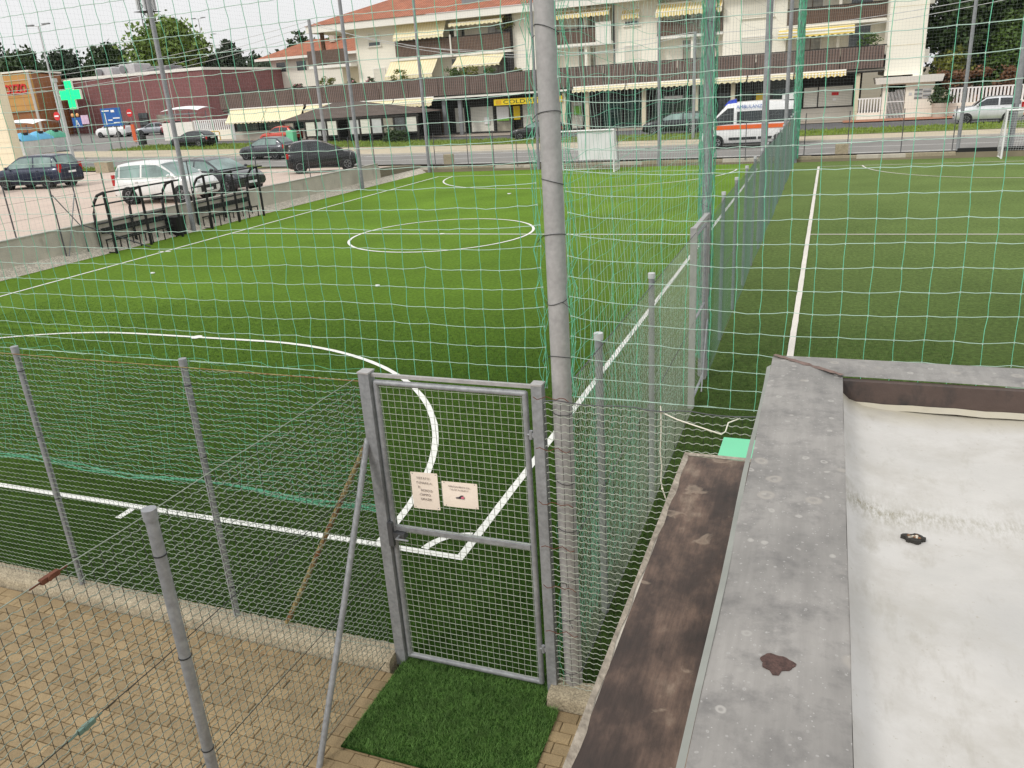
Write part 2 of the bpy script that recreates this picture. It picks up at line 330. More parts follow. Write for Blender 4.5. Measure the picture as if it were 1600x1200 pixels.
def cap_mat():
    m, n, l, b, g = _new('cap_metal')
    col = _ramp(n, l, _noise(n, l, g, 2.6, 6, .62), [(.3, lin((132, 129, 125))), (.7, lin((160, 156, 151)))])
    streak = _noise(n, l, g, 3.0, 5, .6, (9, .8, 1)); col = _mix(n, l, 1.0, col, _ramp(n, l, streak, [(.3, (.86,) * 3), (.7, (1.08,) * 3)]), 'MULTIPLY')
    col = _mix(n, l, _ramp(n, l, _noise(n, l, g, 9, 6, .7), [(.48, (0,) * 3), (.7, (.7,) * 3)]), col, lin((104, 102, 100)))
    for s_, lo, c, d in ((15, .16, (176, 172, 166), 1.6), (34, .13, (170, 167, 163), 2.4), (8, .17, (164, 158, 150), 1.0), (70, .11, (188, 186, 182), 3)):
        vo = n.new('ShaderNodeTexVoronoi'); vo.inputs['Scale'].default_value = s_
        ad = n.new('ShaderNodeVectorMath'); ad.operation = 'ADD'
        nz = n.new('ShaderNodeTexNoise'); nz.inputs['Scale'].default_value = s_ * .8; l.new(g.outputs['Position'], nz.inputs['Vector'])
        sv = n.new('ShaderNodeVectorMath'); sv.operation = 'SCALE'; sv.inputs['Scale'].default_value = .5 / s_; l.new(nz.outputs['Color'], sv.inputs[0])
        l.new(g.outputs['Position'], ad.inputs[0]); l.new(sv.outputs[0], ad.inputs[1]); l.new(ad.outputs[0], vo.inputs['Vector'])
        spot = _ramp(n, l, vo.outputs['Distance'], [(lo * .35, (.25,) * 3), (lo * .75, (1,) * 3), (lo * 1.0, (.75,) * 3), (lo * 1.25, (0,) * 3)])
        # only some cells carry a splash
        pick = _ramp(n, l, vo.outputs['Color'], [(.36, (0,) * 3), (.52, (.85,) * 3)])
        f = _mix(n, l, 1.0, spot, pick, 'MULTIPLY'); col = _mix(n, l, f, col, lin(c))
    l.new(col, b.inputs['Base Color']); b.inputs['Roughness'].default_value = .52; b.inputs['Metallic'].default_value = .25
    _bump(n, l, b, _noise(n, l, g, 30, 4), .12, .01); MATS['cap_metal'] = m
cap_mat()
def roof_mat():
    m, n, l, b, g = _new('membrane')
    col = _ramp(n, l, _noise(n, l, g, 1.4, 6, .6), [(.32, lin((180, 178, 173))), (.5, lin((193, 190, 185))), (.72, lin((204, 202, 198)))])
    sx_ = n.new('ShaderNodeSeparateXYZ'); l.new(g.outputs['Position'], sx_.inputs[0])
    # moss line where water stands, wavy, strongest by the wall
    nz = _noise(n, l, g, 5, 5, .7); my = n.new('ShaderNodeMath'); my.operation = 'MULTIPLY_ADD'; my.inputs[1].default_value = .16; l.new(nz, my.inputs[0]); l.new(sx_.outputs['Y'], my.inputs[2])
    line = _ramp(n, l, _mr(n, l, my.outputs[0], -3.46, -3.16), [(0, (0,) * 3), (.42, (.85,) * 3), (.58, (.25,) * 3), (1, (0,) * 3)])
    near = _ramp(n, l, _mr(n, l, sx_.outputs['X'], 3.22, 4.1), [(0, (1,) * 3), (.35, (.55,) * 3), (1, (.1,) * 3)])
    grain = _ramp(n, l, _noise(n, l, g, 90, 3, .8, (1, .25, 1)), [(.40, (0,) * 3), (.62, (1,) * 3)])
    f = _mix(n, l, 1.0, _mix(n, l, 1.0, line, near, 'MULTIPLY'), grain, 'MULTIPLY')
    col = _mix(n, l, f, col, lin((112, 104, 66)))
    # yellowed rim along the far parapet
    rim = _ramp(n, l, _mr(n, l, my.outputs[0], -2.62, -2.40), [(0, (0,) * 3), (1, (.6,) * 3)]); col = _mix(n, l, rim, col, lin((166, 156, 120)))
    # damp grey patch
    vd = n.new('ShaderNodeVectorMath'); vd.operation = 'DISTANCE'; vd.inputs[1].default_value = (3.72, -4.02, 2.87); l.new(g.outputs['Position'], vd.inputs[0])
    nd = n.new('ShaderNodeMath'); nd.operation = 'MULTIPLY_ADD'; nd.inputs[1].default_value = .28; l.new(_noise(n, l, g, 6, 6, .6), nd.inputs[0]); l.new(vd.outputs['Value'], nd.inputs[2])
    col = _mix(n, l, _ramp(n, l, nd.outputs[0], [(.22, (.75,) * 3), (.44, (0,) * 3)]), col, lin((178, 176, 172)))
    col = _mix(n, l, _ramp(n, l, _noise(n, l, g, 3.4, 7, .68), [(.47, (0,) * 3), (.70, (.8,) * 3)]), col, lin((174, 170, 162)))
    col = _mix(n, l, _ramp(n, l, _noise(n, l, g, 11, 6, .7, (1, .35, 1)), [(.55, (0,) * 3), (.75, (.5,) * 3)]), col, lin((150, 144, 130)))
    speck = _ramp(n, l, _noise(n, l, g, 55, 3, .7), [(.66, (0,) * 3), (.74, (1,) * 3)]); col = _mix(n, l, speck, col, lin((168, 162, 150)))
    l.new(col, b.inputs['Base Color']); b.inputs['Roughness'].default_value = .75; _bump(n, l, b, _noise(n, l, g, 7, 5), .25, .02); MATS['membrane'] = m
def _mr(n, l, v, a, b_):
    r = n.new('ShaderNodeMapRange'); r.inputs['From Min'].default_value = a; r.inputs['From Max'].default_value = b_; l.new(v, r.inputs['Value']); return r.outputs[0]
roof_mat()
def ledge_mat():
    m, n, l, b, g = _new('ledge_stained')
    a = _noise(n, l, g, 2.6, 8, .62, (1.5, .8, 1)); col = _ramp(n, l, a, [(.32, lin((44, 35, 31))), (.47, lin((66, 52, 45))), (.58, lin((104, 84, 72))), (.72, lin((158, 140, 122)))])
    fine = _noise(n, l, g, 16, 7, .72, (4.0, .35, 1)); col = _mix(n, l, 1.0, col, _ramp(n, l, fine, [(.3, (.6,) * 3), (.7, (1.25,) * 3)]), 'MULTIPLY')
    # cracked flaking pale crust
    vo = n.new('ShaderNodeTexNoise'); vo.inputs['Scale'].default_value = 6; vo.inputs['Detail'].default_value = 8; vo.inputs['Distortion'].default_value = .5; l.new(g.outputs['Position'], vo.inputs['Vector'])
    fl = _ramp(n, l, vo.outputs['Fac'], [(.63, (0,) * 3), (.67, (.4,) * 3), (.74, (.1,) * 3)]); col = _mix(n, l, fl, col, lin((178, 160, 140)))
    l.new(col, b.inputs['Base Color']); b.inputs['Roughness'].default_value = .6; _bump(n, l, b, vo.outputs['Fac'], .5, .02); MATS['ledge_stained'] = m
ledge_mat()
m_ = MATS

# ------------------------------------------------------------------ the ground
def terrain():
    xs = sorted(set([-700, -450, -300, -220, -170, -130, -110, -95, -85, -75, -65, -58, -52, -46, -40, -35, -30, -25, -22, -19.45, -19.35, -10, 0, 4, 8, 12, 16, 20, 30, 60, 120, 250, 500]))
    ys = sorted(set([-400, -150, -60, -30, -20, -10, 0, 10, 20, 26, 30, 32, 33.5, 35, 36.5, 37.5, 37.62, 39, 42, 45, 48, 51, 54, 58, 62, 66, 72, 80, 90, 110, 140, 180, 250, 400, 900]))
    mb = MB()
    def z(x, y):
        if x > -19.4 and y < 37.55: return -.06
        return gz(max(x, -130), min(y, 110)) - .06
    vs_ = [(x, y, z(x, y)) for x in xs for y in ys]; n = len(ys)
    mb.add(vs_, [(i * n + j, (i + 1) * n + j, (i + 1) * n + j + 1, i * n + j + 1) for i in range(len(xs) - 1) for j in range(n - 1)])
    struct(mb.build('ground', m_['soil']))
terrain()
def sheet(name, x0, x1, y0, y1, mat, dz=0., nx=24, ny=4):
    fy0 = y0 if callable(y0) else (lambda x: y0); fy1 = y1 if callable(y1) else (lambda x: y1)
    def fn(u, v):
        x = x0 + (x1 - x0) * u; y = fy0(x) + (fy1(x) - fy0(x)) * v; return (x, y, gz(x, y) + dz)
    return struct(MB().grid(fn, nx, ny).build(name, m_[mat]))
def flat(name, x0, x1, y0, y1, z, mat): return struct(MB().add([(x0, y0, z), (x1, y0, z), (x1, y1, z), (x0, y1, z)], [(0, 1, 2, 3)]).build(name, m_[mat]))

# pitches
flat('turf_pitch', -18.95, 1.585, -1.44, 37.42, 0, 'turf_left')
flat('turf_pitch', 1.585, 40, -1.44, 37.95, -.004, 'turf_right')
W, Ln = 16.965, 35.01
def strip_line(name, pts, wd, mat, closed=False):
    """painted line along a polyline, slightly ragged edges"""
    mb = MB(); P = [Vector((x, y, 0)) for x, y in pts]; n = len(P); L_, R_ = [], []
    for i in range(n):
        a = P[(i - 1) % n] if (closed or i > 0) else P[i]; b = P[(i + 1) % n] if (closed or i < n - 1) else P[i]
        t = (b - a).normalized(); nn = Vector((-t.y, t.x, 0)); h = wd / 2
        L_.append(P[i] + nn * (h + random.uniform(-.004, .004))); R_.append(P[i] - nn * (h + random.uniform(-.004, .004)))
    vs_ = [(v.x, v.y, .005) for v in L_] + [(v.x, v.y, .005) for v in R_]
    fs = [(i, n + i, n + (i + 1) % n, (i + 1) % n) for i in range(n if closed else n - 1)]
    mb.add(vs_, fs); return mb
def seg(a, b, k=None):
    d = math.dist(a, b); k = k or max(2, int(d / .35)); return [(a[0] + (b[0] - a[0]) * i / k, a[1] + (b[1] - a[1]) * i / k) for i in range(k + 1)]
def arc(cx, cy, r, a0, a1, k=40): return [(cx + r * math.cos(R(a0 + (a1 - a0) * i / k)), cy + r * math.sin(R(a0 + (a1 - a0) * i / k))) for i in range(k + 1)]
lm = struct(bpy.data.objects.new('pitch_markings', None)); COL.objects.link(lm)
LW = .085; cx = -W / 2; g2 = 1.55
for nm, pts, cl_ in [('goal_line', seg((.04, 0), (-W - .04, 0)), 0), ('goal_line', seg((.04, Ln), (-W - .04, Ln)), 0), ('side_line', seg((0, .043), (0, Ln - .043)), 0), ('side_line', seg((-W, .043), (-W, Ln - .043)), 0),
                   ('halfway_line', seg((-.043, Ln / 2), (-W + .043, Ln / 2)), 0), ('centre_circle', arc(cx, Ln / 2, 3, 0, 357, 90), 1),
                   ('penalty_arc', [(cx + g2 + 6, .043)] + arc(cx + g2, 0, 6, 1, 90) + arc(cx - g2, 0, 6, 90, 179), 0), ('penalty_arc', arc(cx + g2, Ln, 6, -1, -90) + arc(cx - g2, Ln, 6, -90, -179), 0),
                   ('corner_arc', arc(0, 0, .42, 97, 173, 12), 0), ('corner_tick', seg((-4.13, -.05), (-4.13, -.28)), 0), ('substitution_mark', seg((-W - .25, 14.2), (-W + .25, 14.2)), 0)]:
    mb = strip_line(nm, pts, LW, 'line_white', bool(cl_)); z = {'halfway_line': .001, 'centre_circle': .004, 'penalty_arc': .003, 'corner_arc': .002}.get(nm, 0)
    mb.v = [(x, y, zz + z) for x, y, zz in mb.v]; mb.build(nm, m_['line_white'], lm)
MB().prism(arc(cx, 6, .11, 0, 345, 18), .008, .011).build('penalty_mark', m_['line_white'], lm)
MB().prism(arc(cx, Ln / 2, .09, 0, 345, 18), .008, .012).build('centre_mark', m_['line_white'], lm)
lm2 = struct(bpy.data.objects.new('pitch_markings', None)); COL.objects.link(lm2)
for nm, pts in [('side_line', seg((2.76, -1.0), (2.76, 35.2))), ('goal_line', seg((2.71, 35.25), (30, 35.25 + .6))), ('halfway_line', seg((2.81, 17.6), (30, 18.1))),
                ('penalty_arc', arc(10.45 + .2, 35.45, 6, 182, 270) + seg((10.7, 29.45), (13.6, 29.5), 4) + arc(13.7, 35.5, 6, 270, 357))]:
    strip_line(nm, pts, .10 if nm == 'side_line' else .07, 'line_grey').build(nm, m_['line_grey'], lm2)

# strips beyond the pitches
struct(MB().grid(lambda u, v: (-18.90 - .42 * v, -6 + 43.4 * u, .006 + .25 * v + .02 * math.sin(u * 210) * math.sin(v * 3.1)), 160, 4).build('gravel_bank', m_['gravel']))
sheet('car_park', -75, -19.42, -40, lambda x: 34.2 - .05 * (x + 19), 'parking', 0, 28, 16)
sheet('hedge_verge', -90, -29.5, lambda x: 34.5 - .05 * (x + 19), lambda x: 36.3 - .05 * (x + 19), 'verge_grass', .05, 24, 3)
sheet('road', -140, 70, 37.75, 45.0, 'asphalt', .012, 60, 6)
sheet('road_edge_line', -140, 70, 38.15, 38.3, 'line_white', .018, 60, 1)
sheet('road_edge_line', -140, 70, 44.1, 44.25, 'line_white', .018, 60, 1)
sheet('road_centre_line', -140, 70, 41.2, 41.3, 'line_white', .018, 60, 1)
sheet('footpath', -140, 70, 45.15, lambda x: 49.0 - .09 * max(-26, min(0, x)), 'path_beige', .05, 60, 3)
k = MB()
for i in range(70):
    x0 = -140 + 3 * i; k.hexa([(x0, 45.0, gz(x0, 45) - .05), (x0 + 2.98, 45.0, gz(x0 + 2.98, 45) - .05), (x0 + 2.98, 45.14, gz(x0 + 2.98, 45) - .05), (x0, 45.14, gz(x0, 45) - .05),
                               (x0, 45.0, gz(x0, 45) + .11), (x0 + 2.98, 45.0, gz(x0 + 2.98, 45) + .11), (x0 + 2.98, 45.14, gz(x0 + 2.98, 45) + .11), (x0, 45.14, gz(x0, 45) + .11)])
struct(k.build('kerb', m_['concrete_light']))
sheet('grass_verge', -58, 70, lambda x: 49.0 - .09 * max(-26, min(0, x)), lambda x: 53.5 - .12 * max(-30, min(0, x)), 'verge_grass', .07, 60, 5)
sheet('service_road', -58, 70, lambda x: 53.5 - .12 * max(-30, min(0, x)), 60.6, 'asphalt_dark', .02, 60, 4)
sheet('pavement', -58, 70, 60.6, 64.2, 'pavement', .06, 60, 3)
sheet('forecourt', -160, -58, 47.2, 100, 'asphalt', .02, 30, 20)

def grass_blades(name, spots, hmin, hmax, wd, mat, parent=None, lean=.5):
    """spots (n,3): one bent blade (3 triangles -> 1 quad + tip) at each"""
    n = len(spots); P = np.asarray(spots, float); az = RNG.uniform(0, 2 * np.pi, n); h = RNG.uniform(hmin, hmax, n); ln = RNG.uniform(.1, lean, n) * h
    a2 = RNG.uniform(0, 2 * np.pi, n); dx = np.stack([np.cos(az), np.sin(az), np.zeros(n)], 1) * wd / 2; dl = np.stack([np.cos(a2), np.sin(a2), np.zeros(n)], 1) * ln[:, None]
    up = np.stack([np.zeros(n), np.zeros(n), h], 1)
    V = np.stack([P - dx, P + dx, P + dx * .8 + dl * .35 + up * .55, P - dx * .8 + dl * .35 + up * .55, P + dl + up], 1).reshape(-1, 3); b = (np.arange(n) * 5)[:, None]
    F = np.concatenate([b + np.array([[0, 1, 2]]), b + np.array([[0, 2, 3]]), b + np.array([[3, 2, 4]])], 0)
    return np_obj(name, V, F, mat, parent, 'stuff')
# upright fibres of the near turf, left out where the painted lines run
def turf_fibres():
    n = 330000; x = RNG.uniform(-15.0, 5.2, n); y = -1.42 + 10.5 * RNG.beta(1.0, 1.9, n); c0 = cx + g2
    on = (np.abs(y) < .05) & (x < .05) | (np.abs(x) < .05) & (y > -.05) | (np.abs(np.hypot(x - c0, y) - 6) < .055) & (x > c0) & (y > 0) | (np.abs(y - 6) < .055) & (x <= c0) | (np.abs(np.hypot(x, y) - .42) < .055) & (x < 0) & (y > 0) | (np.abs(x - 2.76) < .06) | (np.abs(x + 4.13) < .05) & (y < 0) & (y > -.3) | (np.abs(x - 1.585) < .03) | (np.hypot(x - cx, y - 6) < .13)
    P = np.stack([x, y, np.zeros(n)], 1)[~on & (x > -6.2 - 1.55 * (y + 1.42))]
    o = grass_blades('turf_fibres', P, .012, .034, .0055, M('fibre', (62, 98, 28), .8, 0, .35, 9, 0, 60, .4, 3), None, 1.0); o['label'] = 'short plastic grass fibres of the pitches near the gate'; o['category'] = 'grass'
turf_fibres()
# grass tufts of the road verges
def verge(n, x0, x1, f0, f1, dz, name, label):
    x = RNG.uniform(x0, x1, n); t = RNG.uniform(0, 1, n); P = np.array([(a, f0(a) + (f1(a) - f0(a)) * b, 0) for a, b in zip(x, t)]); P[:, 2] = [gz(a, b) + dz for a, b in P[:, :2]]
    o = grass_blades(name, P, .05, .22, .06, M('blade_verge', (122, 142, 56), .8, 0, .4, 1.2)); o['label'] = label; o['category'] = 'grass'; return o
verge(16000, -58, 22, lambda x: 49.2 - .09 * max(-26, min(0, x)), lambda x: 53.3 - .12 * max(-30, min(0, x)), .06, 'verge_tufts', 'rough grass tufts on the verge between the two roads')
verge(3500, -60, -30, lambda x: 34.6 - .05 * (x + 19), lambda x: 36.2 - .05 * (x + 19), .05, 'kerbside_tufts', 'narrow green grass strip between car park and road')
# ------------------------------------------------------------------ clubhouse roof in the foreground
ch = thing('clubhouse', 'flat roofed clubhouse with pale roof and spotted grey metal parapet cap', 'building', (5.5, -6, 0))
CZ = 3.0
capL = MB()
def cap_left(u, v):   # slightly dished sheet with wandering edge
    y = -2.24 - 9 * u; x = 2.918 + (3.226 - 2.918) * v
    return (x + .0016 * math.sin(y * 7), y + (.0 if u else (v * -.225)), CZ + .006 * math.sin(v * math.pi) + .002 * math.sin(y * 3.1 + v * 5))
capL.grid(cap_left, 60, 8)
capL.add([(3.226, -2.465, CZ), (3.226, -11.3, CZ), (3.226, -11.3, 2.88), (3.226, -2.465, 2.88)], [(0, 3, 2, 1)])
c1 = capL.build('parapet_cap', m_['cap_metal'], ch, 'spotted grey metal cap along the left edge of the roof')
dr = MB()
dr.grid(lambda u, v: (2.918 - .018 * v + .003 * math.sin(u * 40), -2.36 - 9 * u, CZ - .002 - .012 * v - .004 * math.sin(u * 23)), 40, 2)
dr.grid(lambda u, v: (2.900 + .003 * math.sin(u * 40) + .004 * v, -2.36 - 9 * u, CZ - .014 - .06 * v - .004 * math.sin(u * 23)), 40, 2)
dr.build('drip_edge', M('drip', (146, 148, 142), .5, .2, .14, 6), c1)
capF = MB()
capF.grid(lambda u, v: (2.93 + .30 * (1 - v) * 0 + u * 7 + (0 if u else .295 * v), -2.222 - .245 * v, CZ + .006 * math.sin(v * math.pi) + .0015 * math.sin(u * 30)), 40, 6)
capF.add([(2.92, -2.222, CZ), (9.93, -2.222, CZ), (9.93, -2.20, 2.93), (2.92, -2.20, 2.93)], [(0, 3, 2, 1)])
c2 = capF.build('parapet_cap', m_['cap_metal'], ch, 'grey metal cap along the far edge of the roof')
mit = MB(); pts = []
for i in range(15):
    t = i / 14; c = (2.925 + .30 * t, -2.235 - .235 * t); h = .006 + .012 * abs(math.sin(i * 1.9 + .6)) * (1 - abs(t - .5)) + random.uniform(0, .004); pts.append((c, h))
mit.add([(c[0] + h * .6, c[1] + h * .8, CZ + .009) for c, h in pts] + [(c[0] - h * .6, c[1] - h * .8, CZ + .009) for c, h in pts], [(i, 15 + i, 16 + i, i + 1) for i in range(14)])
mit.build('mitre_sealant', M('sealant', (120, 100, 92), .9, 0, .35, 40, .8, 60), ch, 'torn brown sealant along the mitred corner of the cap')
MB().box(3.226, 10, -2.50, -2.462, 2.8, 2.992).build('parapet_face', M('parapet_face', (84, 70, 64), .8, 0, .2, 5, .3, 30, 0, 80, grime=((46, 46, 46), 6, .48, (1, 1, .5))), ch, 'dark brown inner face of the far parapet')
MB().grid(lambda u, v: (3.2 + 7 * u, -2.50 - 9 * v, 2.87 - .012 * math.exp(-((-2.5 - 9 * v + 3.45) / .3) ** 2) + .004 * math.sin(u * 60 + v * 30) + .10 * math.exp(-7 * u / .06)), 120, 70).build('roof_membrane', m_['membrane'], ch, 'stained off white roof membrane')  # left edge curls up, an added shape that keeps the parapet's shade band away
MB().grid(lambda u, v: (3.23 + 6.7 * u, -2.503 - .016 * v, 2.876 + .022 * (1 - v) + .003 * math.sin(u * 170) * math.sin(u * 61)), 120, 2).build('membrane_upstand', m_['membrane'], ch)
d = MB(); n = 22
ring = [(3.435 + (.030 + .007 * math.sin(3 * t) + .005 * math.sin(7 * t + 1)) * math.cos(t), -3.585 + (.022 + .005 * math.cos(5 * t)) * math.sin(t)) for t in [2 * math.pi * i / n for i in range(n)]]
d.prism(ring, 2.862, 2.8745); dr_ = d.build('roof_drain', M('drain', (52, 50, 46), .9, 0, .4, 60, .8, 80), ch, 'small dark drain hole in the roof')
for i in range(9):
    a = random.uniform(0, 6.28); rr = random.uniform(0, .02); MB().sphere((3.435 + rr * math.cos(a), -3.585 + rr * .7 * math.sin(a), 2.8745), .006, .005, .004, 6, 4).build('drain_grit', m_['leaf_brown'] if i % 2 else m_['gravel'], dr_)
rp = MB(); ring = []
for i in range(26):
    t = 2 * math.pi * i / 26; rr = 1 + .10 * math.sin(3 * t + 1) + .07 * math.sin(7 * t) + (.35 if 19 <= i <= 20 else 0); ring.append((3.068 + .037 * rr * math.cos(t), -4.475 + .029 * rr * math.sin(t)))
rp.prism(ring, CZ + .004, CZ + .0098); rp.build('rust_patch', M('rust_spot', (84, 62, 56), .85, 0, .4, 50, .8, 90, .4, 160), ch, 'dark rust patch on the parapet cap')
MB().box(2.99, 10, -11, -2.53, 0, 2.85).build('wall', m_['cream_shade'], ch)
led = thing('canopy_ledge', 'stained brown concrete canopy slab below the grey parapet cap', 'canopy', (2.75, -6, 2.38))
MB().grid(lambda u, v: (2.548 + .45 * v, -2.388 - 8.6 * u, 2.5 + .004 * math.sin(u * 50) * math.sin(v * 6)), 80, 6).build('slab_top', m_['ledge_stained'], led)
MB().box(2.53, 2.985, -11, -2.37, 2.38, 2.496).build('slab', m_['concrete'], led)
lip = MB()
lip.grid(lambda u, v: (2.526 + .020 * v + .006 * math.sin(u * 31) * v + .005 * math.sin(u * 173) * v, -2.365 - 8.6 * u, 2.507 - .006 * v), 120, 2)
lip.grid(lambda u, v: (2.528 + .46 * u, -2.362 - .022 * v - .003 * math.sin(u * 20) * v, 2.508 - .005 * v), 20, 2)
lip.build('edge_lip', M('lip', (168, 158, 144), .85, 0, .22, 16, .6, 60, .3, 40, grime=((96, 84, 74), 9, .55)), led, 'pale rendered rim of the canopy slab')
gp = thing('awning_panel', 'mint green panel sticking out beyond the brown canopy slab', 'panel', (2.85, -1.95, 2.2))
MB().hexa([(2.632, -2.30, 2.27), (3.2, -2.30, 2.27), (3.2, -1.675, 2.285), (2.645, -1.675, 2.285), (2.632, -2.30, 2.285), (3.2, -2.30, 2.285), (3.2, -1.675, 2.30), (2.645, -1.675, 2.30)]).build('panel', m_['mint'], gp)
for x in (2.75, 3.1): MB().box(x - .015, x + .015, -2.53, -1.72, 2.235, 2.268).build('bracket', m_['galv'], gp)
rope = MB(); rope.path([(2.245, -1.515, 2.40), (2.25, -1.53, 2.365), (2.36, -1.58, 2.345), (2.50, -1.63, 2.33), (2.632, -1.68, 2.318), (2.652, -1.66, 2.33), (2.66, -1.60, 2.36), (2.72, -1.53, 2.365)], .0042, 6)
rope.path([(2.25, -1.53, 2.365), (2.253, -1.535, 2.24), (2.247, -1.535, 2.10), (2.258, -1.535, 2.0), (2.252, -1.535, 1.90), (2.262, -1.535, 1.84), (2.31, -1.54, 1.70)], .0042, 6)
rope.sphere((2.25, -1.53, 2.365), .009, .009, .011, 8, 6); rope.sphere((2.262, -1.535, 1.84), .008, .008, .009, 8, 6)
tag(rope.build('tie_rope', m_['rope_white']), 'knotted white rope tied from mesh fence to green panel', 'rope')

# ------------------------------------------------------------------ paving, kerb, grass mat
flat('sand_bed', -9, 2.9, -12, -1.66, -.014, 'sand')
pav = struct(bpy.data.objects.new('paving', None)); COL.objects.link(pav)
proto = {}
for kx in (0,):
    for i in range(4):
        j = random.uniform(.002, .003); proto[i] = MB().cbox(-.0985 + random.uniform(0, .0015), .0985 - random.uniform(0, .0015), -.0485 + random.uniform(0, .0015), .0485 - random.uniform(0, .0015), -.05, 0, .004 + random.uniform(0, .002)).mesh('brick'); proto[i].materials.append(m_['paver'])
spots = []
row = 0; y = -1.72
while y > -6.5:
    x = -7.0 + (.1 if row % 2 else 0)
    while x < 2.9:
        spots.append((x, y)); x += .2
    y -= .1; row += 1
def vis(x, y, z=0., mrg=20):
    d = Vector((x, y, z)) - CAM; zz = d.dot(_f)
    if zz <= .1: return None
    u = 800 + 1246.85 * d.dot(_r) / zz; v = 600 - 1246.85 * d.dot(_u) / zz
    return (u, v) if -mrg < u < 1600 + mrg and -mrg < v < 1200 + mrg else None
inmat = lambda x, y: .22 < x < 1.5 and -2.42 < y < -1.6
hid = lambda x, y: x > 2.1
cand = [(s, (Vector((s[0], s[1], 0)) - CAM).length) for s in spots if vis(*s) and not inmat(*s) and not hid(*s)]
cand.sort(key=lambda c: c[1]); near = set(c[0] for c in cand[:300]); rest = MB()
for s in spots:
    if s[0] < -6 and s not in near: continue
    dz = random.uniform(-.003, .002); tl = random.uniform(-.012, .012)
    if s in near:
        o = bpy.data.objects.new('brick', proto[random.randrange(4)]); COL.objects.link(o); o.parent = pav; o.location = (s[0] + random.uniform(-.002, .002), s[1] + random.uniform(-.0015, .0015), dz); o.rotation_euler = (tl, random.uniform(-.008, .008), random.uniform(-.012, .012))
    else: rest.cbox(s[0] - .0982, s[0] + .0982, s[1] - .0482, s[1] + .0482, -.05, dz, .005)
rest.build('bricks', m_['paver'], pav, None, 'stuff')
flat('asphalt_patch', -5.0, -1.55, -9, -3.46, .006, 'asphalt_dark')
def kerb(name, x0, x1, label):
    def fn(u, v):
        x = x0 + (x1 - x0) * u; prof = [(-1.655, -.05), (-1.652, .055), (-1.640, .085), (-1.60, .095), (-1.50, .097), (-1.44, .09), (-1.425, .07), (-1.42, -.05)]
        i = round(v * 7); y, z = prof[i]; h = math.sin(x * 41) * math.sin(x * 17 + i) ; return (x, y + .005 * h, z + .006 * math.sin(x * 53 + i * 2) * (z > 0))
    mb = MB().grid(fn, int((x1 - x0) / .03), 7)
    for xx in (x0, x1): mb.add([(xx, -1.655, -.05), (xx, -1.652, .055), (xx, -1.60, .095), (xx, -1.44, .09), (xx, -1.42, -.05)], [(0, 1, 2, 3, 4)])
    return tag(mb.build(name, m_['kerb_stone']), label, 'kerb')
kerb('concrete_kerb', -8, .125, 'long pebbly concrete kerb under the fence left of the gate')
kerb('concrete_kerb', 1.44, 2.98, 'short pebbly concrete kerb between grass mat and canopy slab')
mt = thing('grass_mat', 'dark green artificial grass doormat lying in front of the gate', 'mat', (.85, -2, 0))
poly = [(.185, -1.46), (1.425, -1.46), (1.43, -1.675), (1.545, -1.70), (1.555, -2.40), (1.0, -2.46), (.175, -2.46)]
MB().prism(poly, .004, .016).build('backing', m_['mat_base'], mt)
P = RNG.uniform((.17, -2.46), (1.56, -1.46), (42000, 2)); 
ins = ((P[:, 0] > .18) & (P[:, 0] < 1.55) & (P[:, 1] > -2.455) & ~((P[:, 0] > 1.425) & (P[:, 1] > -1.69))); P = P[ins]
P = np.concatenate([P, np.full((len(P), 1), .014)], 1)
grass_blades('pile', P, .014, .034, .0032, M('blade_mat', (100, 138, 66), .7, 0, .35, 30, 0, 60, .3, 8), mt, 1.3)

# ------------------------------------------------------------------ gate
gt = thing('wire_gate', 'closed galvanised mesh gate with two paper notices on it', 'gate', (.8, -1.5, 0))
for cx_, w_ in ((.165, .042), (1.445, .036)):
    p = MB(); p.box(cx_ - w_, cx_ + w_, -1.5 - w_, -1.5 + w_, -.02, 2.475); po = p.build('gate_post', m_['galv'], gt)
    MB().box(cx_ - w_ - .004, cx_ + w_ + .004, -1.5 - w_ - .004, -1.5 + w_ + .004, 2.476, 2.488).build('post_cap', m_['galv_rust'], po)
MB().box(.208, 1.408, -1.512, -1.488, 2.448, 2.472).build('lintel', m_['galv_rust'], gt)
fr = MB(); a, b, c, e = .236, 1.352, .07, 2.405; r_ = .021
for p0, p1 in (((a, -1.5, c), (a, -1.5, e)), ((b, -1.5, c), (b, -1.5, e)), ((a, -1.5, e), (b, -1.5, e)), ((a, -1.5, c), (b, -1.5, c))): fr.tube(p0, p1, r_, n=14)
for x in (a, b):
    for z in (c, e): fr.sphere((x, -1.5, z), r_, r_, r_, 12, 8)
fr.build('leaf_frame', m_['galv'], gt)
MB().box(a + .02, b - .02, -1.517, -1.483, 1.225, 1.26).build('middle_rail', m_['galv'], gt)
p0, p1 = [], []
for i in range(22):
    x = a + .03 + i * (b - a - .06) / 21; zz = np.linspace(c, e, 24)
    q = [(x + random.uniform(-.0012, .0012), -1.497, z) for z in zz]; p0 += q[:-1]; p1 += q[1:]
for j in range(46):
    z = c + .03 + j * (e - c - .06) / 45; xx = np.linspace(a, b, 24)
    q = [(x, -1.503, z + random.uniform(-.0012, .0012)) for x in xx]; p0 += q[:-1]; p1 += q[1:]
V, F = seg_tubes(p0, p1, .0021, 4); np_obj('mesh_panel', V, F, m_['wire'], gt, 'stuff')
lt = MB(); lt.box(.205, .245, -1.55, -1.46, 1.10, 1.30); lt.build('latch_plate', m_['galv_dark'], gt)
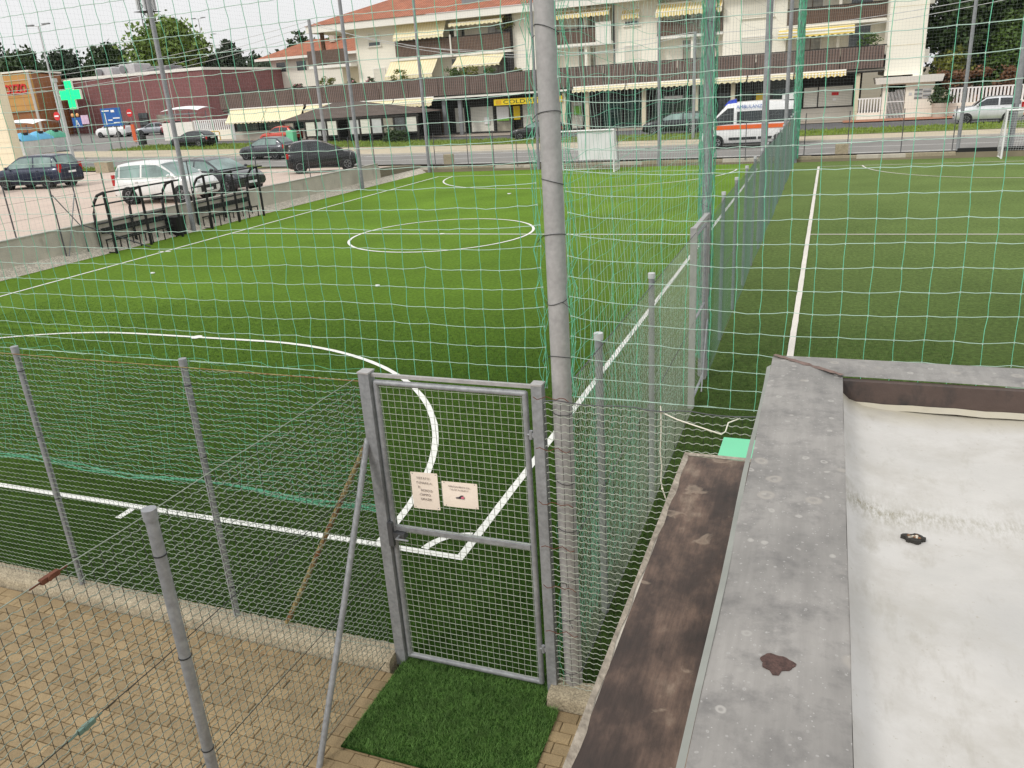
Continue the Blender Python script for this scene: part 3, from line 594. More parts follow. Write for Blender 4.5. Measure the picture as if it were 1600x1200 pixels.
MB().box(.245, .335, -1.545, -1.475, 1.165, 1.215).build('lock_box', m_['galv_dark'], gt); MB().tube((.30, -1.545, 1.2), (.30, -1.60, 1.2), .008).tube((.30, -1.595, 1.2), (.40, -1.595, 1.2), .008).build('handle', m_['galv'], gt)
for z in (2.12, .39):
    h = MB(); h.tube((1.36, -1.515, z), (1.42, -1.515, z), .009).tube((1.385, -1.515, z - .03), (1.385, -1.515, z + .03), .014).tube((1.405, -1.515, z - .015), (1.405, -1.515, z + .015), .012); h.build('hinge', m_['galv'], gt)
def notice(name, x0, x1, z0, z1, skew, label, lines, icon=None):
    t = thing(name, label, 'notice', ((x0 + x1) / 2, -1.506, z0))
    def fn(u, v): return (x0 + (x1 - x0) * u + skew * (v - .5), -1.5075 - .004 * math.sin(u * 3.1) * (1 - v) - .002 * math.sin(v * 5), z0 + (z1 - z0) * v + .008 * (u - .5))
    mb = MB().grid(fn, 10, 10); mb.grid(lambda u, v: (fn(u, v)[0], fn(u, v)[1] + .0008, fn(u, v)[2]), 10, 10)
    mb.build('paper', m_['paper'], t)
    for (tx, sz, px, pz) in lines: text('lettering', tx, sz, M('ink_faded', (132, 120, 116), .8, 0, .1), t, (px, -1.5165, pz), (R(90), 0, 0), .0003, 'CENTER')
    for (u, v) in ((.07, .96), (.93, .96), (.08, .05), (.93, .05)):
        x, y, z = fn(u, v); MB().tube((x, y - .002, z), (x, y + .012, z), .004, n=6).build('clip', m_['mid_grey'], t)
    if icon:
        x, z = icon; sh = MB(); sh.yprism([(x - .035, z), (x + .03, z), (x + .033, z + .012), (x + .02, z + .03), (x + .004, z + .026), (x - .012, z + .012), (x - .034, z + .008)], -1.5172, -1.5160); sh.build('shoe_print', m_['ink'], t)
        MB().yprism([(x + .004, z + .003), (x + .03, z + .003), (x + .03, z + .022), (x + .012, z + .02)], -1.5178, -1.5173).build('shoe_patch', m_['pink'], t)
notice('paper_notice', .432, .648, 1.44, 1.735, 0, 'portrait paper notice on the gate mesh with six short lines', [('VIETATO', .026, .535, 1.685), ('FUMARE A', .026, .54, 1.648), ('B', .026, .495, 1.612), ('BORDO', .026, .555, 1.588), ('CAMPO', .026, .54, 1.552), ('GRAZIE', .026, .545, 1.516)])
notice('paper_notice', .678, .955, 1.49, 1.69, 0, 'landscape paper notice on the gate mesh with small shoe print', [('ABBIGLIAMENTO DA', .018, .815, 1.652), ('CALCIO ALLEGATO', .016, .815, 1.628)], (.82, 1.565))
# ------------------------------------------------------------------ wire fences
def crimped_mesh(x0, x1, y, z0, z1, cw=.056, chh=.05, r=.0028):
    h0, h1, v0, v1 = [], [], [], []
    nz_ = int((z1 - z0) / chh)
    for j in range(nz_ + 1):
        z = z0 + j * chh; n = int((x1 - x0) / (cw / 4)); ph = random.uniform(0, 6.28); pts = []
        for i in range(n + 1):
            x = x0 + (x1 - x0) * i / n; pts.append((x, y + .010 * math.sin(x * 2.1 + z), z + .0055 * math.sin(2 * math.pi * x / cw + ph * .1) + .006 * math.sin(x * 1.7 + j) + .010 * math.sin(x * .8 + 1)))
        h0 += pts[:-1]; h1 += pts[1:]
    for i in range(int((x1 - x0) / cw) + 1):
        x = x0 + i * cw; pts = [(x + .003 * math.sin(k * 1.3 + i), y + .010 * math.sin(x * 2.1 + zz) + .002, zz) for k, zz in enumerate(np.linspace(z0, z1, 14))]; v0 += pts[:-1]; v1 += pts[1:]
    return seg_tubes(h0, h1, r, 3), seg_tubes(v0, v1, r * .62, 3)
def round_post(x, y, z0, z1, r, mat, parent, capr=None):
    mb = MB().tube((x, y, z0), (x, y, z1), r, n=14); o = mb.build('post', m_[mat], parent)
    MB().tube((x, y, z1 - .05), (x, y, z1 + .008), capr or r * 1.18, n=14).build('post_cap', m_['galv'], o)
    for z in np.arange(z0 + .35, z1, .62):
        MB().tube((x, y, z - .003), (x, y, z + .003), r + .004, n=12).build('tie_wire', m_['tie'], o)
    return o
ff = thing('mesh_fence', 'galvanised wire mesh fence on the kerb left of the gate', 'fence', (-2.5, -1.5, .06))
for x in (-5.11, -3.29, -1.47): round_post(x, -1.5, .05, 2.47, .027, 'galv', ff)
(hV, hF), (vV, vF) = crimped_mesh(-7, .12, -1.53, .10, 2.42)
np_obj('horizontal_wires', hV, hF, m_['wire_green'], ff, 'stuff'); np_obj('vertical_wires', vV, vF, m_['wire_dark'], ff, 'stuff')
MB().tube((-7, -1.53, 2.425), (.13, -1.53, 2.415), .004, n=6).build('top_wire', m_['rusty'], ff)
MB().tube((.10, -1.47, 1.95), (-.98, -1.47, .08), .021, n=12).build('brace', m_['rusty'], ff, 'rust flaked slanting brace')
(hV, hF), (vV, vF) = crimped_mesh(1.50, 3.2, -1.55, .12, 2.38)
rf = thing('mesh_fence', 'wire mesh fence between the tall pole and the clubhouse', 'fence', (2.3, -1.55, .09))
np_obj('horizontal_wires', hV, hF, m_['wire'], rf, 'stuff'); np_obj('vertical_wires', vV, vF, m_['wire_dark'], rf, 'stuff')
MB().path([(1.5 + i * .085, -1.55 + .006 * math.sin(i * 2), 2.385 + .008 * math.sin(i * 1.3)) for i in range(21)], .0035, 6).build('top_wire', m_['galv_dark'], rf)
for z in (2.42, 2.06, 1.66, 1.32, 1.0, .62): MB().path([(1.44 + i * .03, -1.585 - .01 * math.sin(i), z + .012 * math.sin(i * 1.7 + z * 9)) for i in range(9)], .0028, 5).build('tie_wire', m_['rust'], rf)

def chain_link(P, along, length, z0, z1, d=.055, r=.0013, step=2):
    """woven diamonds: zig-zag wires hanging side by side, P start point, along unit vector"""
    n = int(length / d); m = int((z1 - z0) / (d / 2)); P = np.array(P, float); A = np.array(along, float); Nn = np.array([-A[1], A[0], 0.]); p0, p1 = [], []
    for i in range(n):
        k = np.arange(m + 1); off = ((k + i) % 2) * d; x = i * d + off; z = z0 + k * d / 2
        s = (np.where((k + i) % 2 == 0, .0022, -.0022)); pts = P[None] + x[:, None] * A[None] + s[:, None] * Nn[None]; wob = .006 * np.sin(x * 3 + z * 2.2); pts = pts + wob[:, None] * Nn[None]; pts[:, 2] = z + .004 * np.sin(x * 5)
        p0.append(pts[:-1]); p1.append(pts[1:])
    return seg_tubes(np.concatenate(p0), np.concatenate(p1), r, 3)
M('tension_green', (112, 140, 130), .6, .2, .2, 20)
pf = thing('mesh_fence', 'wire mesh fence running from the gate towards the bottom left corner', 'fence', (.12, -4, 0))
for y in (-3.5, -5.5, -7.5): round_post(.12, y, 0, 2.46, .031, 'galv', pf)
(hV, hF), (vV, vF) = crimped_mesh(-8.1, -1.54, 0, .08, 2.42, .06, .05); swp = lambda V: np.stack([.09 - V[:, 1], V[:, 0], V[:, 2]], 1)
np_obj('horizontal_wires', swp(hV), hF, m_['wire_green'], pf, 'stuff'); np_obj('vertical_wires', swp(vV), vF, m_['wire_dark'], pf, 'stuff')
for z, mt_ in ((2.43, 'wire_green'), (1.65, 'wire_dark'), (.86, 'wire_dark'), (.07, 'wire_dark')):
    MB().path([(.088, -1.54 - i * .35, z + .004 * math.sin(i * 1.9)) for i in range(20)], .0028, 6).build('line_wire', m_[mt_], pf)
MB().path([(.12, -1.52, 1.97), (.12, -2.08, .97), (.12, -2.66, -.02)], .022, 12).build('brace', m_['galv'], pf, 'smooth grey slanting brace')
for y, z, mt_ in ((-4.05, 2.43, 'rust'), (-4.09, 1.65, 'tension_green')):
    tb = MB(); tb.box(.078, .100, y - .045, y + .045, z - .012, z + .012); tb.tube((.075, y - .008, z), (.105, y - .008, z), .012, n=10); tb.tube((.088, y + .09, z), (.088, y - .1, z), .005, n=6); tb.build('wire_tensioner', m_[mt_], pf)

# fence between the two pitches
FX = 1.57
sf = thing('chain_link_fence', 'long chain link fence dividing the two green pitches', 'fence', (FX, 18, 0))
for y in [-.44, 1.59] + [7.5 + 2.0 * i for i in range(15)]:
    o = MB().tube((FX, y, 0), (FX, y, 2.5), .03, n=10).build('post', m_['galv'], sf); MB().tube((FX, y, 2.46), (FX, y, 2.512), .036, n=10).build('post_cap', m_['light_grey'], o)
p0, p1 = [], []
for y in np.arange(-1.4 - 2.4, 4.3, .064):
    for s in (1, -1):
        a, b = (y, y + 2.38) if s > 0 else (y + 2.38, y); u0, u1 = sorted(((-1.38 - a) / (b - a), (4.28 - a) / (b - a))); u0, u1 = max(0, u0), min(1, u1)
        if u1 <= u0: continue
        q = [(FX + .034 + .012 * math.sin((a + (b - a) * t) * 1.7) + .003 * s, a + (b - a) * t, .04 + 2.38 * t) for t in np.linspace(u0, u1, 9)]; p0 += q[:-1]; p1 += q[1:]
V, F = seg_tubes(p0, p1, .0017, 3); np_obj('diamond_wires', V, F, m_['wire'], sf, 'stuff')
p0, p1 = [], []
for y in np.arange(5.7 - 2.4, 37.3, .066):
    for s in (1, -1):
        a, b = (y, y + 2.38) if s > 0 else (y + 2.38, y); za, zb = .04, 2.42
        lo, hi = 5.62, 37.35
        ya, yb = a, b
        if max(a, b) < lo or min(a, b) > hi: continue
        def cut(yy):
            t = (yy - a) / (b - a); return za + (zb - za) * t
        if ya < lo: za_ = cut(lo); ya_ = lo
        elif ya > hi: za_ = cut(hi); ya_ = hi
        else: za_, ya_ = za, ya
        if yb < lo: zb_ = cut(lo); yb_ = lo
        elif yb > hi: zb_ = cut(hi); yb_ = hi
        else: zb_, yb_ = zb, yb
        n = 6
        for q in range(n):
            t0, t1 = q / n, (q + 1) / n; y0, y1 = ya_ + (yb_ - ya_) * t0, ya_ + (yb_ - ya_) * t1
            p0.append((FX + .036 + .02 * math.sin(y0 * 1.3) + .002 * s, y0, za_ + (zb_ - za_) * t0)); p1.append((FX + .036 + .02 * math.sin(y1 * 1.3) + .002 * s, y1, za_ + (zb_ - za_) * t1))
V, F = seg_tubes(p0, p1, .0014, 3); np_obj('far_diamond_wires', V, F, m_['wire_teal'], sf, 'stuff')
for z in (2.425, 1.25, .05):
    for a, b in ((-1.36, 4.28), (5.64, 37.4)): MB().tube((FX + .034, a, z), (FX + .034, b, z), .004, n=6).build('line_wire', m_['galv_dark'], sf)
sg = thing('side_gate', 'narrow grey gate frame in the fence between the pitches', 'gate', (FX, 4.95, 0))
for y in (4.33, 5.52): MB().box(FX - .04, FX + .04, y - .04, y + .04, 0, 2.48).build('gate_post', m_['galv_rust'], sg)
MB().box(FX - .03, FX + .03, 4.37, 5.48, 2.42, 2.475).build('lintel', m_['galv_rust'], sg)
f2 = MB()
for p0_, p1_ in (((FX, 4.43, .08), (FX, 4.43, 2.34)), ((FX, 5.42, .08), (FX, 5.42, 2.34)), ((FX, 4.43, 2.34), (FX, 5.42, 2.34)), ((FX, 4.43, .08), (FX, 5.42, .08)), ((FX, 4.43, 1.2), (FX, 5.42, 1.2))): f2.tube(p0_, p1_, .02, n=10)
f2.build('leaf_frame', m_['galv'], sg); V, F = chain_link((FX, 4.45, 0), (0, 1, 0), .94, .1, 2.32, .06, .0014); np_obj('diamond_wires', V, F, m_['wire_green'], sg, 'stuff')
MB().path([(FX + .06, 4.9, .02), (FX + .05, 5.2, .5), (FX + .05, 5.46, .95)], .010, 8).build('strut', m_['galv'], sg)

# ------------------------------------------------------------------ tall poles
def tall_pole(name, x, y, h, r, label, ties=0, mat='galv', wrap=False, z0=0., group=None, top=None):
    t = thing(name, label, 'pole', (x, y, z0), 0, group)
    MB().path([(x, y, z0 - .05), (x + .004, y, z0 + h * .35), (x - .006, y, z0 + h * .7), (x, y, z0 + h)], r, 18, [r * 1.05, r, r * .97, r * .94]).build('shaft', m_[mat], t)
    MB().tube((x, y, z0 + h - .005), (x, y, z0 + h + .03), r * 1.0, r * .55, 14).build('cap', m_['mid_grey'], t)
    for i in range(ties):
        z = z0 + .25 + i * (min(h, 6.2) - .3) / max(1, ties) + random.uniform(-.06, .06); pts = []
        a0 = random.uniform(0, 6.28); tilt = random.uniform(.15, .55)
        for k in range(17):
            a = a0 + 2 * math.pi * k / 16; pts.append((x + (r + .004) * math.cos(a), y + (r + .004) * math.sin(a), z + tilt * r * math.sin(a - a0) + .004 * k / 16))
        tl = random.uniform(0, 6.28); pts.append((x + (r + .05) * math.cos(a0 + .3), y + (r + .05) * math.sin(a0 + .3), z - .03))
        MB().path(pts, .0022, 5).build('tie_wire', m_['tie'], t)
    if wrap:
        p0, p1 = [], []
        for k in range(34):
            a = random.uniform(0, 6.28); q = []
            for zz in np.linspace(z0 + wrap[0], z0 + wrap[1], 60):
                a += random.uniform(-.35, .35); rr = r + .012 + random.uniform(0, .045); q.append((x + rr * math.cos(a), y + rr * math.sin(a), zz))
            p0 += q[:-1]; p1 += q[1:]
        V, F = seg_tubes(p0, p1, 0.0035 if y < 10 else .012, 3); np_obj('wrapped_net', V, F, m_['string_green'], t, 'stuff')
    return t
tall_pole('steel_pole', 1.585, -1.44, 7.4, .064, 'thick grey steel pole beside the gate with dark wire ties', 15, 'galv_rust')
tall_pole('steel_pole', 1.54, 5.66, 8, .07, 'tall pole in the dividing fence bundled with green net', 5, 'galv', (.3, 7.9))
tall_pole('steel_pole', 1.53, 16.6, 8.5, .085, 'bare grey tall pole halfway along the dividing fence', 0)
tall_pole('steel_pole', 1.55, 27.2, 8.5, .07, 'slim tall pole near the far end of the dividing fence', 0)
tall_pole('steel_pole', 1.56, 37.4, 9.5, .14, 'far corner pole of the dividing fence wrapped in green net', 0, 'galv', (.2, 9.4))
tall_pole('steel_pole', -18.95, 17.85, 9.6, .085, 'grey net pole standing between the two black dugouts', 0)
tall_pole('steel_pole', -18.9, 30.1, 9.8, .09, 'net pole at the car park wall beside the small black hatchback', 0)
tall_pole('steel_pole', -18.95, 5.6, 9.6, .08, 'net pole at the near end of the car park wall', 0)
tall_pole('steel_pole', -18.75, 37.5, 9.6, .085, 'net pole at the far left corner of the left pitch', 0)
tall_pole('steel_pole', -11.93, 37.5, 9.6, .08, 'net pole left of the white far goal', 0)
tall_pole('steel_pole', -5.2, 37.5, 7.2, .08, 'net pole right of the white far goal', 0)
tall_pole('steel_pole', 8.85, 38.1, 9.6, .08, 'slim net pole behind the right pitch left of its goal', 0, 'galv', None, .25)
tall_pole('steel_pole', 11.0, 38.25, 11, .145, 'thick floodlight pole behind the right goal', 0, 'galv', None, .25)

# ------------------------------------------------------------------ ball nets
def near_net(label, x0, x1, y, z0, z1, pole_x, seedv):
    t = thing('ball_net', label, 'net', ((x0 + x1) / 2, y, z0)); rs = np.random.default_rng(seedv)
    nx = int(abs(x1 - x0) / .137); nz_ = 34
    sm = rs.normal(0, 1, (nx + 1, nz_ + 1))
    rows = []
    for i in range(nx + 1):
        x = x0 + (x1 - x0) * i / nx; zc2 = [z0]
        for j in range(nz_ + 1): zc2.append(zc2[-1] + .128)
        rows.append(zc2)
    def P(i, j):
        x = x0 + (x1 - x0) * i / nx; z = rows[i][j]; q = min(1, j / 3)
        near = math.exp(-abs(x - pole_x) / .22)
        zz = z + q * (.010 * math.sin(x * 1.3 + j * .1) + .004 * math.sin(x * 3.1 + j * .4) - .012 + .035 * near)
        xx = x + q * (.010 * math.sin(z * 2.2 + i * .1) + .004 * math.sin(i * .7 + z * 1.1)) + sm[i, j] * .0025
        return (xx, y + q * (.05 * math.sin(x * .9 + z * .7) + .006 * sm[i, j]), zz + sm[i, j] * .0018)
    G_ = np.array([[P(i, j) for j in range(nz_ + 1)] for i in range(nx + 1)])
    def strands(A, B, sag):
        mid = (A + B) / 2 + sag; return np.concatenate([A, mid]), np.concatenate([mid, B])
    a, b = G_[:-1].reshape(-1, 3), G_[1:].reshape(-1, 3); sg_ = rs.normal(0, .0015, a.shape); sg_[:, 2] -= .003
    V, F = seg_tubes(*strands(a, b, sg_), .0022, 4); np_obj('horizontal_strands', V, F, m_['string_pale'], t, 'stuff')
    a, b = G_[:, :-1].reshape(-1, 3), G_[:, 1:].reshape(-1, 3); sg_ = rs.normal(0, .0018, a.shape)
    V, F = seg_tubes(*strands(a, b, sg_), .0020, 4); np_obj('vertical_strands', V, F, m_['string_green'], t, 'stuff')
    K = G_.reshape(-1, 3); V, F = seg_tubes(K - [0, 0, .007], K + [0, 0, .005], .0034, 4); np_obj('knots', V, F, m_['string_pale'], t, 'stuff')
    q0, q1 = [], []
    for e in range(4):     # loose lacing along the pole side
        pts = [(pole_x + (.03 + .02 * e) * (1 if x1 > pole_x + .05 and x0 > pole_x - .2 else -1) * .6 + rs.normal(0, .012), y + rs.normal(0, .02), zz) for zz in np.arange(z0, z1, .09)]; q0 += pts[:-1]; q1 += pts[1:]
    V, F = seg_tubes(q0, q1, .002, 3); np_obj('lacing', V, F, m_['string_green'], t, 'stuff')
    MB().path([(x0 + (x1 - x0) * i / 30, y, z0 + .004 * math.sin(i)) for i in range(31)], .0018, 6).build('edge_rope', m_['string_pale'], t)
    return t
near_net('green and white ball net above the gate and left fence', -7.0, 1.50, -1.47, 2.45, 6.9, 1.52, 3)
near_net('green and white ball net right of the thick grey pole', 1.68, 7.4, -1.47, 2.40, 6.9, 1.66, 5)
# slack net gathered behind the mesh fence
sk = thing('slack_net', 'slack green net gathered behind the mesh fence left of the gate', 'net', (-2.2, -1.38, 1.0)); rs = np.random.default_rng(11); p0, p1 = [], []
zb = lambda x: 1.34 - .05 * math.sin((x + 3.6) * 1.5) ** 2
for i in range(44):
    x = -5.6 + i * .132; n = 12; q = []; xx = x
    for k in range(n + 1):
        t = k / n; xx += rs.normal(0, .004); q.append((xx, -1.40 + .05 * math.sin(i * .9 + t * 5) + rs.normal(0, .01), 2.44 + (zb(x) - 2.44) * t + rs.normal(0, .008)))
    p0 += q[:-1]; p1 += q[1:]
for j in range(22):
    q = []; ph = rs.uniform(0, 6)
    for i in range(72):
        x = -5.6 + i * .081; t = (j / 21) ** .85; q.append((x, -1.40 + .05 * math.sin(x * 12 + j), 2.44 + (zb(x) - 2.44) * t + .012 * math.sin(x * 2 + ph) + .006 * math.sin(x * 9 + ph * 2)))
    p0 += q[:-1]; p1 += q[1:]
V, F = seg_tubes(p0, p1, .0013, 3); np_obj('strands', V, F, m_['string_green'], sk, 'stuff')
p0, p1 = [], []
for j in range(9):
    q = []; ph = rs.uniform(0, 6)
    for i in range(90):
        x = -5.6 + i * .064; q.append((x, -1.39 + .02 * math.sin(x * 5 + ph), zb(x) + .016 * math.sin(x * 7 + ph) + rs.normal(0, .005)))
    p0 += q[:-1]; p1 += q[1:]
V, F = seg_tubes(p0, p1, .002, 3); np_obj('gathered_hem', V, F, m_['string_green'], sk, 'stuff')
# net along the dividing fence
dn = thing('ball_net', 'tall net along the fence dividing the two pitches', 'net', (1.5, 18, .2)); p0, p1, q0, q1 = [], [], [], []
rs = np.random.default_rng(21)
for i, y in enumerate(np.arange(-1.3, 5.6, .128)):
    pts = [(1.50 + .07 * math.sin(z * .9 + y) + rs.normal(0, .006), y + .02 * math.sin(z * 2 + i * .2) + rs.normal(0, .003), z) for z in np.arange(.12, 8, .16)]
    p0 += pts[:-1]; p1 += pts[1:]
for j, z in enumerate(np.arange(.2, 8, .13)):
    pts = [(1.50 + .07 * math.sin(z * .9 + y) + rs.normal(0, .005), y, z - .05 * math.sin((y + 1.3) / 7 * math.pi) + .02 * math.sin(y * 4 + j) + rs.normal(0, .002)) for y in np.arange(-1.35, 5.65, .14)]
    q0 += pts[:-1]; q1 += pts[1:]
V, F = seg_tubes(p0, p1, .0015, 3); np_obj('vertical_strands', V, F, m_['string_pale'], dn, 'stuff'); V, F = seg_tubes(q0, q1, .0016, 3); np_obj('horizontal_strands', V, F, m_['string_green'], dn, 'stuff')
p0, p1 = [], []
for k in range(60):      # loose folds piling up against the pole and the ground
    y = rs.uniform(-1.35, 1.4); z = rs.uniform(1.3, 3.2); q = []
    dy = rs.uniform(.1, .9)
    for t in np.linspace(0, 1, 12): q.append((1.50 + rs.normal(0, .02), y - dy * t * .5 + rs.normal(0, .01), z * (1 - t) + .05 + .04 * math.sin(t * 9 + k)))
    p0 += q[:-1]; p1 += q[1:]
V, F = seg_tubes(p0, p1, .0018, 3); np_obj('loose_folds', V, F, m_['string_green'], dn, 'stuff')
def far_net(name, label, pts, z0, z1, cell, r, parent=None, mat='string_far'):
    """straight strands between two plan points"""
    (xa, ya), (xb, yb) = pts; L_ = math.dist(*pts); t = parent or thing(name, label, 'net', ((xa + xb) / 2, (ya + yb) / 2, z0)); p0, p1 = [], []
    n = int(L_ / cell)
    for i in range(n + 1): x, y = xa + (xb - xa) * i / n, ya + (yb - ya) * i / n; p0.append((x, y, z0)); p1.append((x, y, z1))
    m = int((z1 - z0) / cell)
    for j in range(m + 1):
        z = z0 + (z1 - z0) * j / m; k = 16; sag = lambda u: -.10 * math.sin(u * math.pi * 3) ** 2
        for q in range(k):
            u0, u1 = q / k, (q + 1) / k; p0.append((xa + (xb - xa) * u0, ya + (yb - ya) * u0, z + sag(u0))); p1.append((xa + (xb - xa) * u1, ya + (yb - ya) * u1, z + sag(u1)))
    V, F = seg_tubes(p0, p1, r, 3); np_obj('far_strands' if parent else 'strands', V, F, m_[mat], t, 'stuff'); return t
far_net('', '', ((1.5, 5.75), (1.52, 37.4)), .15, 8.3, .5, .0015, dn, 'string_far')
far_net('ball_net', 'fine net behind the far goal of the left pitch', ((-18.75, 37.45), (1.45, 37.45)), .3, 9.4, .145, .0016)
far_net('ball_net', 'fine net behind the goal of the right pitch', ((1.7, 37.9), (32, 38.2)), .3, 9.4, .145, .0016)
far_net('ball_net', 'fine net along the car park side of the left pitch', ((-18.95, 5.6), (-18.9, 37.4)), .3, 9.5, .145, .0012)
# ------------------------------------------------------------------ goals
def goal(label, cx_, y, w_, h, depth, panel=None, zb_=0.):
    t = thing('football_goal', label, 'goal', (cx_, y, zb_)); r_ = .042; xa, xb = cx_ - w_ / 2, cx_ + w_ / 2
    for x in (xa, xb): MB().tube((x, y, zb_), (x, y, zb_ + h - .04), r_, n=12).build('goal_post', m_['white_paint'], t)
    MB().tube((xa - .04, y, zb_ + h), (xb + .04, y, zb_ + h), r_, n=12).build('crossbar', m_['white_paint'], t)
    for x in (xa, xb): MB().path([(x, y + .03, zb_ + h), (x, y + .35, zb_ + h - .02), (x, y + depth * .75, zb_ + h * .55), (x, y + depth, zb_ + .1), (x, y + depth * .9, zb_ + .03), (x, y + .05, zb_ + .03)], .02, 8).build('net_stay', m_['white_paint'], t)
    MB().tube((xa, y + depth, zb_ + .06), (xb, y + depth, zb_ + .06), .02, n=8).build('ground_bar', m_['white_paint'], t)
    p0, p1 = [], []
    prof = lambda s: (y + .35 * s / .25, h - .02 * s / .25) if s < .25 else (y + .35 + (depth - .35) * (s - .25) / .75, (h - .02) * (1 - (s - .25) / .75) + .08 * (s - .25) / .75)
    for i in range(31):
        x = xa + (xb - xa) * i / 30; q = [(x, prof(s)[0], zb_ + prof(s)[1] - .05 * math.sin(s * 3.1)) for s in np.linspace(0, 1, 14)]; p0 += q[:-1]; p1 += q[1:]
    for s in np.linspace(0, 1, 26):
        q = [(x, prof(s)[0], zb_ + prof(s)[1] - .05 * math.sin(s * 3.1)) for x in np.linspace(xa, xb, 8)]; p0 += q[:-1]; p1 += q[1:]
    for x in (xa, xb):
        for s in np.linspace(.05, 1, 12): yy, zz = prof(s); p0 += [(x, yy, zb_ + zz), (x, y, zb_ + zz)]; p1 += [(x, yy, zb_ + .05), (x, yy, zb_ + zz)]
    V, F = seg_tubes(p0, p1, .0042, 3); np_obj('goal_net', V, F, m_['white_sheet'], t, 'stuff')
    if panel:
        a, b, z0, z1 = panel
        MB().grid(lambda u, v: (a + (b - a) * u, y + .05 + .5 * (1 - v) * .35 + .015 * math.sin(u * 9) * math.sin(v * 7), z0 + (z1 - z0) * v + .02 * math.sin(u * 5) * (1 - v)), 14, 10).build('white_cloth', m_['white_sheet'], t, 'white cloth hung inside the goal')
    return t
goal('white goal with white cloth at the far end of left pitch', -8.6, 35.12, 3.1, 2.08, 1.2, (-8.97, -6.95, .62, 2.04))
goal('white goal at the right edge behind the right pitch', 12.0, 36.6, 3.1, 2.08, 1.2)
bp = MB(); bp.hexa([(8.75, 37.72, 0), (16, 37.72, 0), (16, 37.80, 0), (8.75, 37.80, 0), (8.8, 37.72, .42), (16, 37.72, .42), (16, 37.80, .42), (8.95, 37.80, .42)])
tag(bp.build('black_board', m_['black_plastic']), 'low black board behind the right goal', 'board')

# ------------------------------------------------------------------ retaining walls
rw = thing('retaining_wall', 'stained grey concrete wall holding up the car park', 'wall', (-19.36, 15, 0))
for i, (a, b) in enumerate([(-40, -10), (-10, 0), (0, 6.2), (6.2, 12.4), (12.4, 18.6), (18.6, 24.8), (24.8, 32.6)]):
    MB().box(-19.43, -19.30 + .004 * (i % 2), a + .006, b - .006, -.05, 1.0).build('wall_panel', m_['concrete'], rw)
    MB().box(-19.45, -19.27, a + .006, b - .006, 1.003, 1.035).build('coping', m_['concrete_light'], rw)
MB().box(-21.5, -19.30, 32.6, 32.75, 0, .82).build('wall_end', m_['concrete'], rw)
fw = thing('low_wall', 'low weathered stone wall behind the far ends of both pitches', 'wall', (0, 37.6, 0))
for i in range(14):
    a = -21 + i * 2.12; MB().cbox(a, a + 2.17, 37.56 + .01 * (i % 3), 37.72, -.02, .27 + .015 * math.sin(i * 2.1), .02).build('wall_block', m_['kerb_stone'] if i % 3 else m_['concrete'], fw)
tag(MB().cbox(3.45, 4.05, 37.85, 38.1, .25, .78, .02).build('stone_block', m_['kerb_stone']), 'squat stone block on the road edge behind right pitch', 'block')
tag(MB().cbox(-17.95, -17.45, 37.9, 38.3, .3, .95, .02).build('stone_block', m_['kerb_stone']), 'squat stone block by the far left pitch corner', 'block')
tag(MB().cbox(-41.6, -40.5, 34.7, 35.2, .8, 1.5, .03).build('stone_block', m_['kerb_stone']), 'grey concrete block on the grass strip beside car park', 'block')
# thin posts of the wire fence on the walls
def wire_fence(label, pts, h, wires, r=.022):
    t = thing('wire_fence', label, 'fence', pts[0])
    for p in pts: MB().tube(p, (p[0], p[1], p[2] + h), r, n=8).build('post', m_['galv_dark'], t)
    for k in range(wires):
        for a, b in zip(pts[:-1], pts[1:]): z = h * (k + 1) / wires - .03; MB().tube((a[0], a[1], a[2] + z), (b[0], b[1], b[2] + z), .0035, n=5, caps=False).build('line_wire', m_['wire_dark'], t)
    return t
wire_fence('thin post and wire fence behind the right pitch', [(x, 37.95, .2) for x in (2.0, 4.0, 6.4, 8.6, 10.9, 13.2)], 2.1, 2)
wire_fence('thin post and wire fence behind the left goal', [(x, 37.5, .2) for x in (-18.3, -16.2, -14.6, -13.2, -9.6, -7.4, -3.0, -.8)], 2.0, 2)
wire_fence('thin post and wire fence on top of the car park wall', [(-19.36, y, 1.03) for y in (2.3, 5.2, 8.1, 11, 14.6, 18.6, 22.6, 26.4, 30.0, 32.4)], 1.5, 3)
mf = thing('mesh_hurdle', 'tall wire mesh frame with crossed braces left of dugouts', 'frame', (-19.2, 12.8, 0))
for y in (12.4, 13.25): MB().tube((-19.2, y, 0), (-19.2, y, 2.45), .022, n=8).build('post', m_['galv_dark'], mf)
for a, b in (((12.4, 2.1), (13.25, .9)), ((13.25, 2.1), (12.4, -.0))): MB().tube((-19.17, a[0], a[1]), (-19.17, b[0], b[1]), .018, n=8).build('brace', m_['galv'], mf)
(hV, hF), (vV, vF) = crimped_mesh(12.4, 13.25, 0, .2, 2.35, .07, .07, .002); sw = lambda V: np.stack([np.full(len(V), -19.2) + V[:, 1], V[:, 0], V[:, 2]], 1)
np_obj('horizontal_wires', sw(hV), hF, m_['wire'], mf, 'stuff'); np_obj('vertical_wires', sw(vV), vF, m_['wire'], mf, 'stuff')
MB().tube((-19.17, 13.2, 1.05), (-18.2, 14.9, .0), .02, n=8).build('stay', m_['galv_dark'], mf)

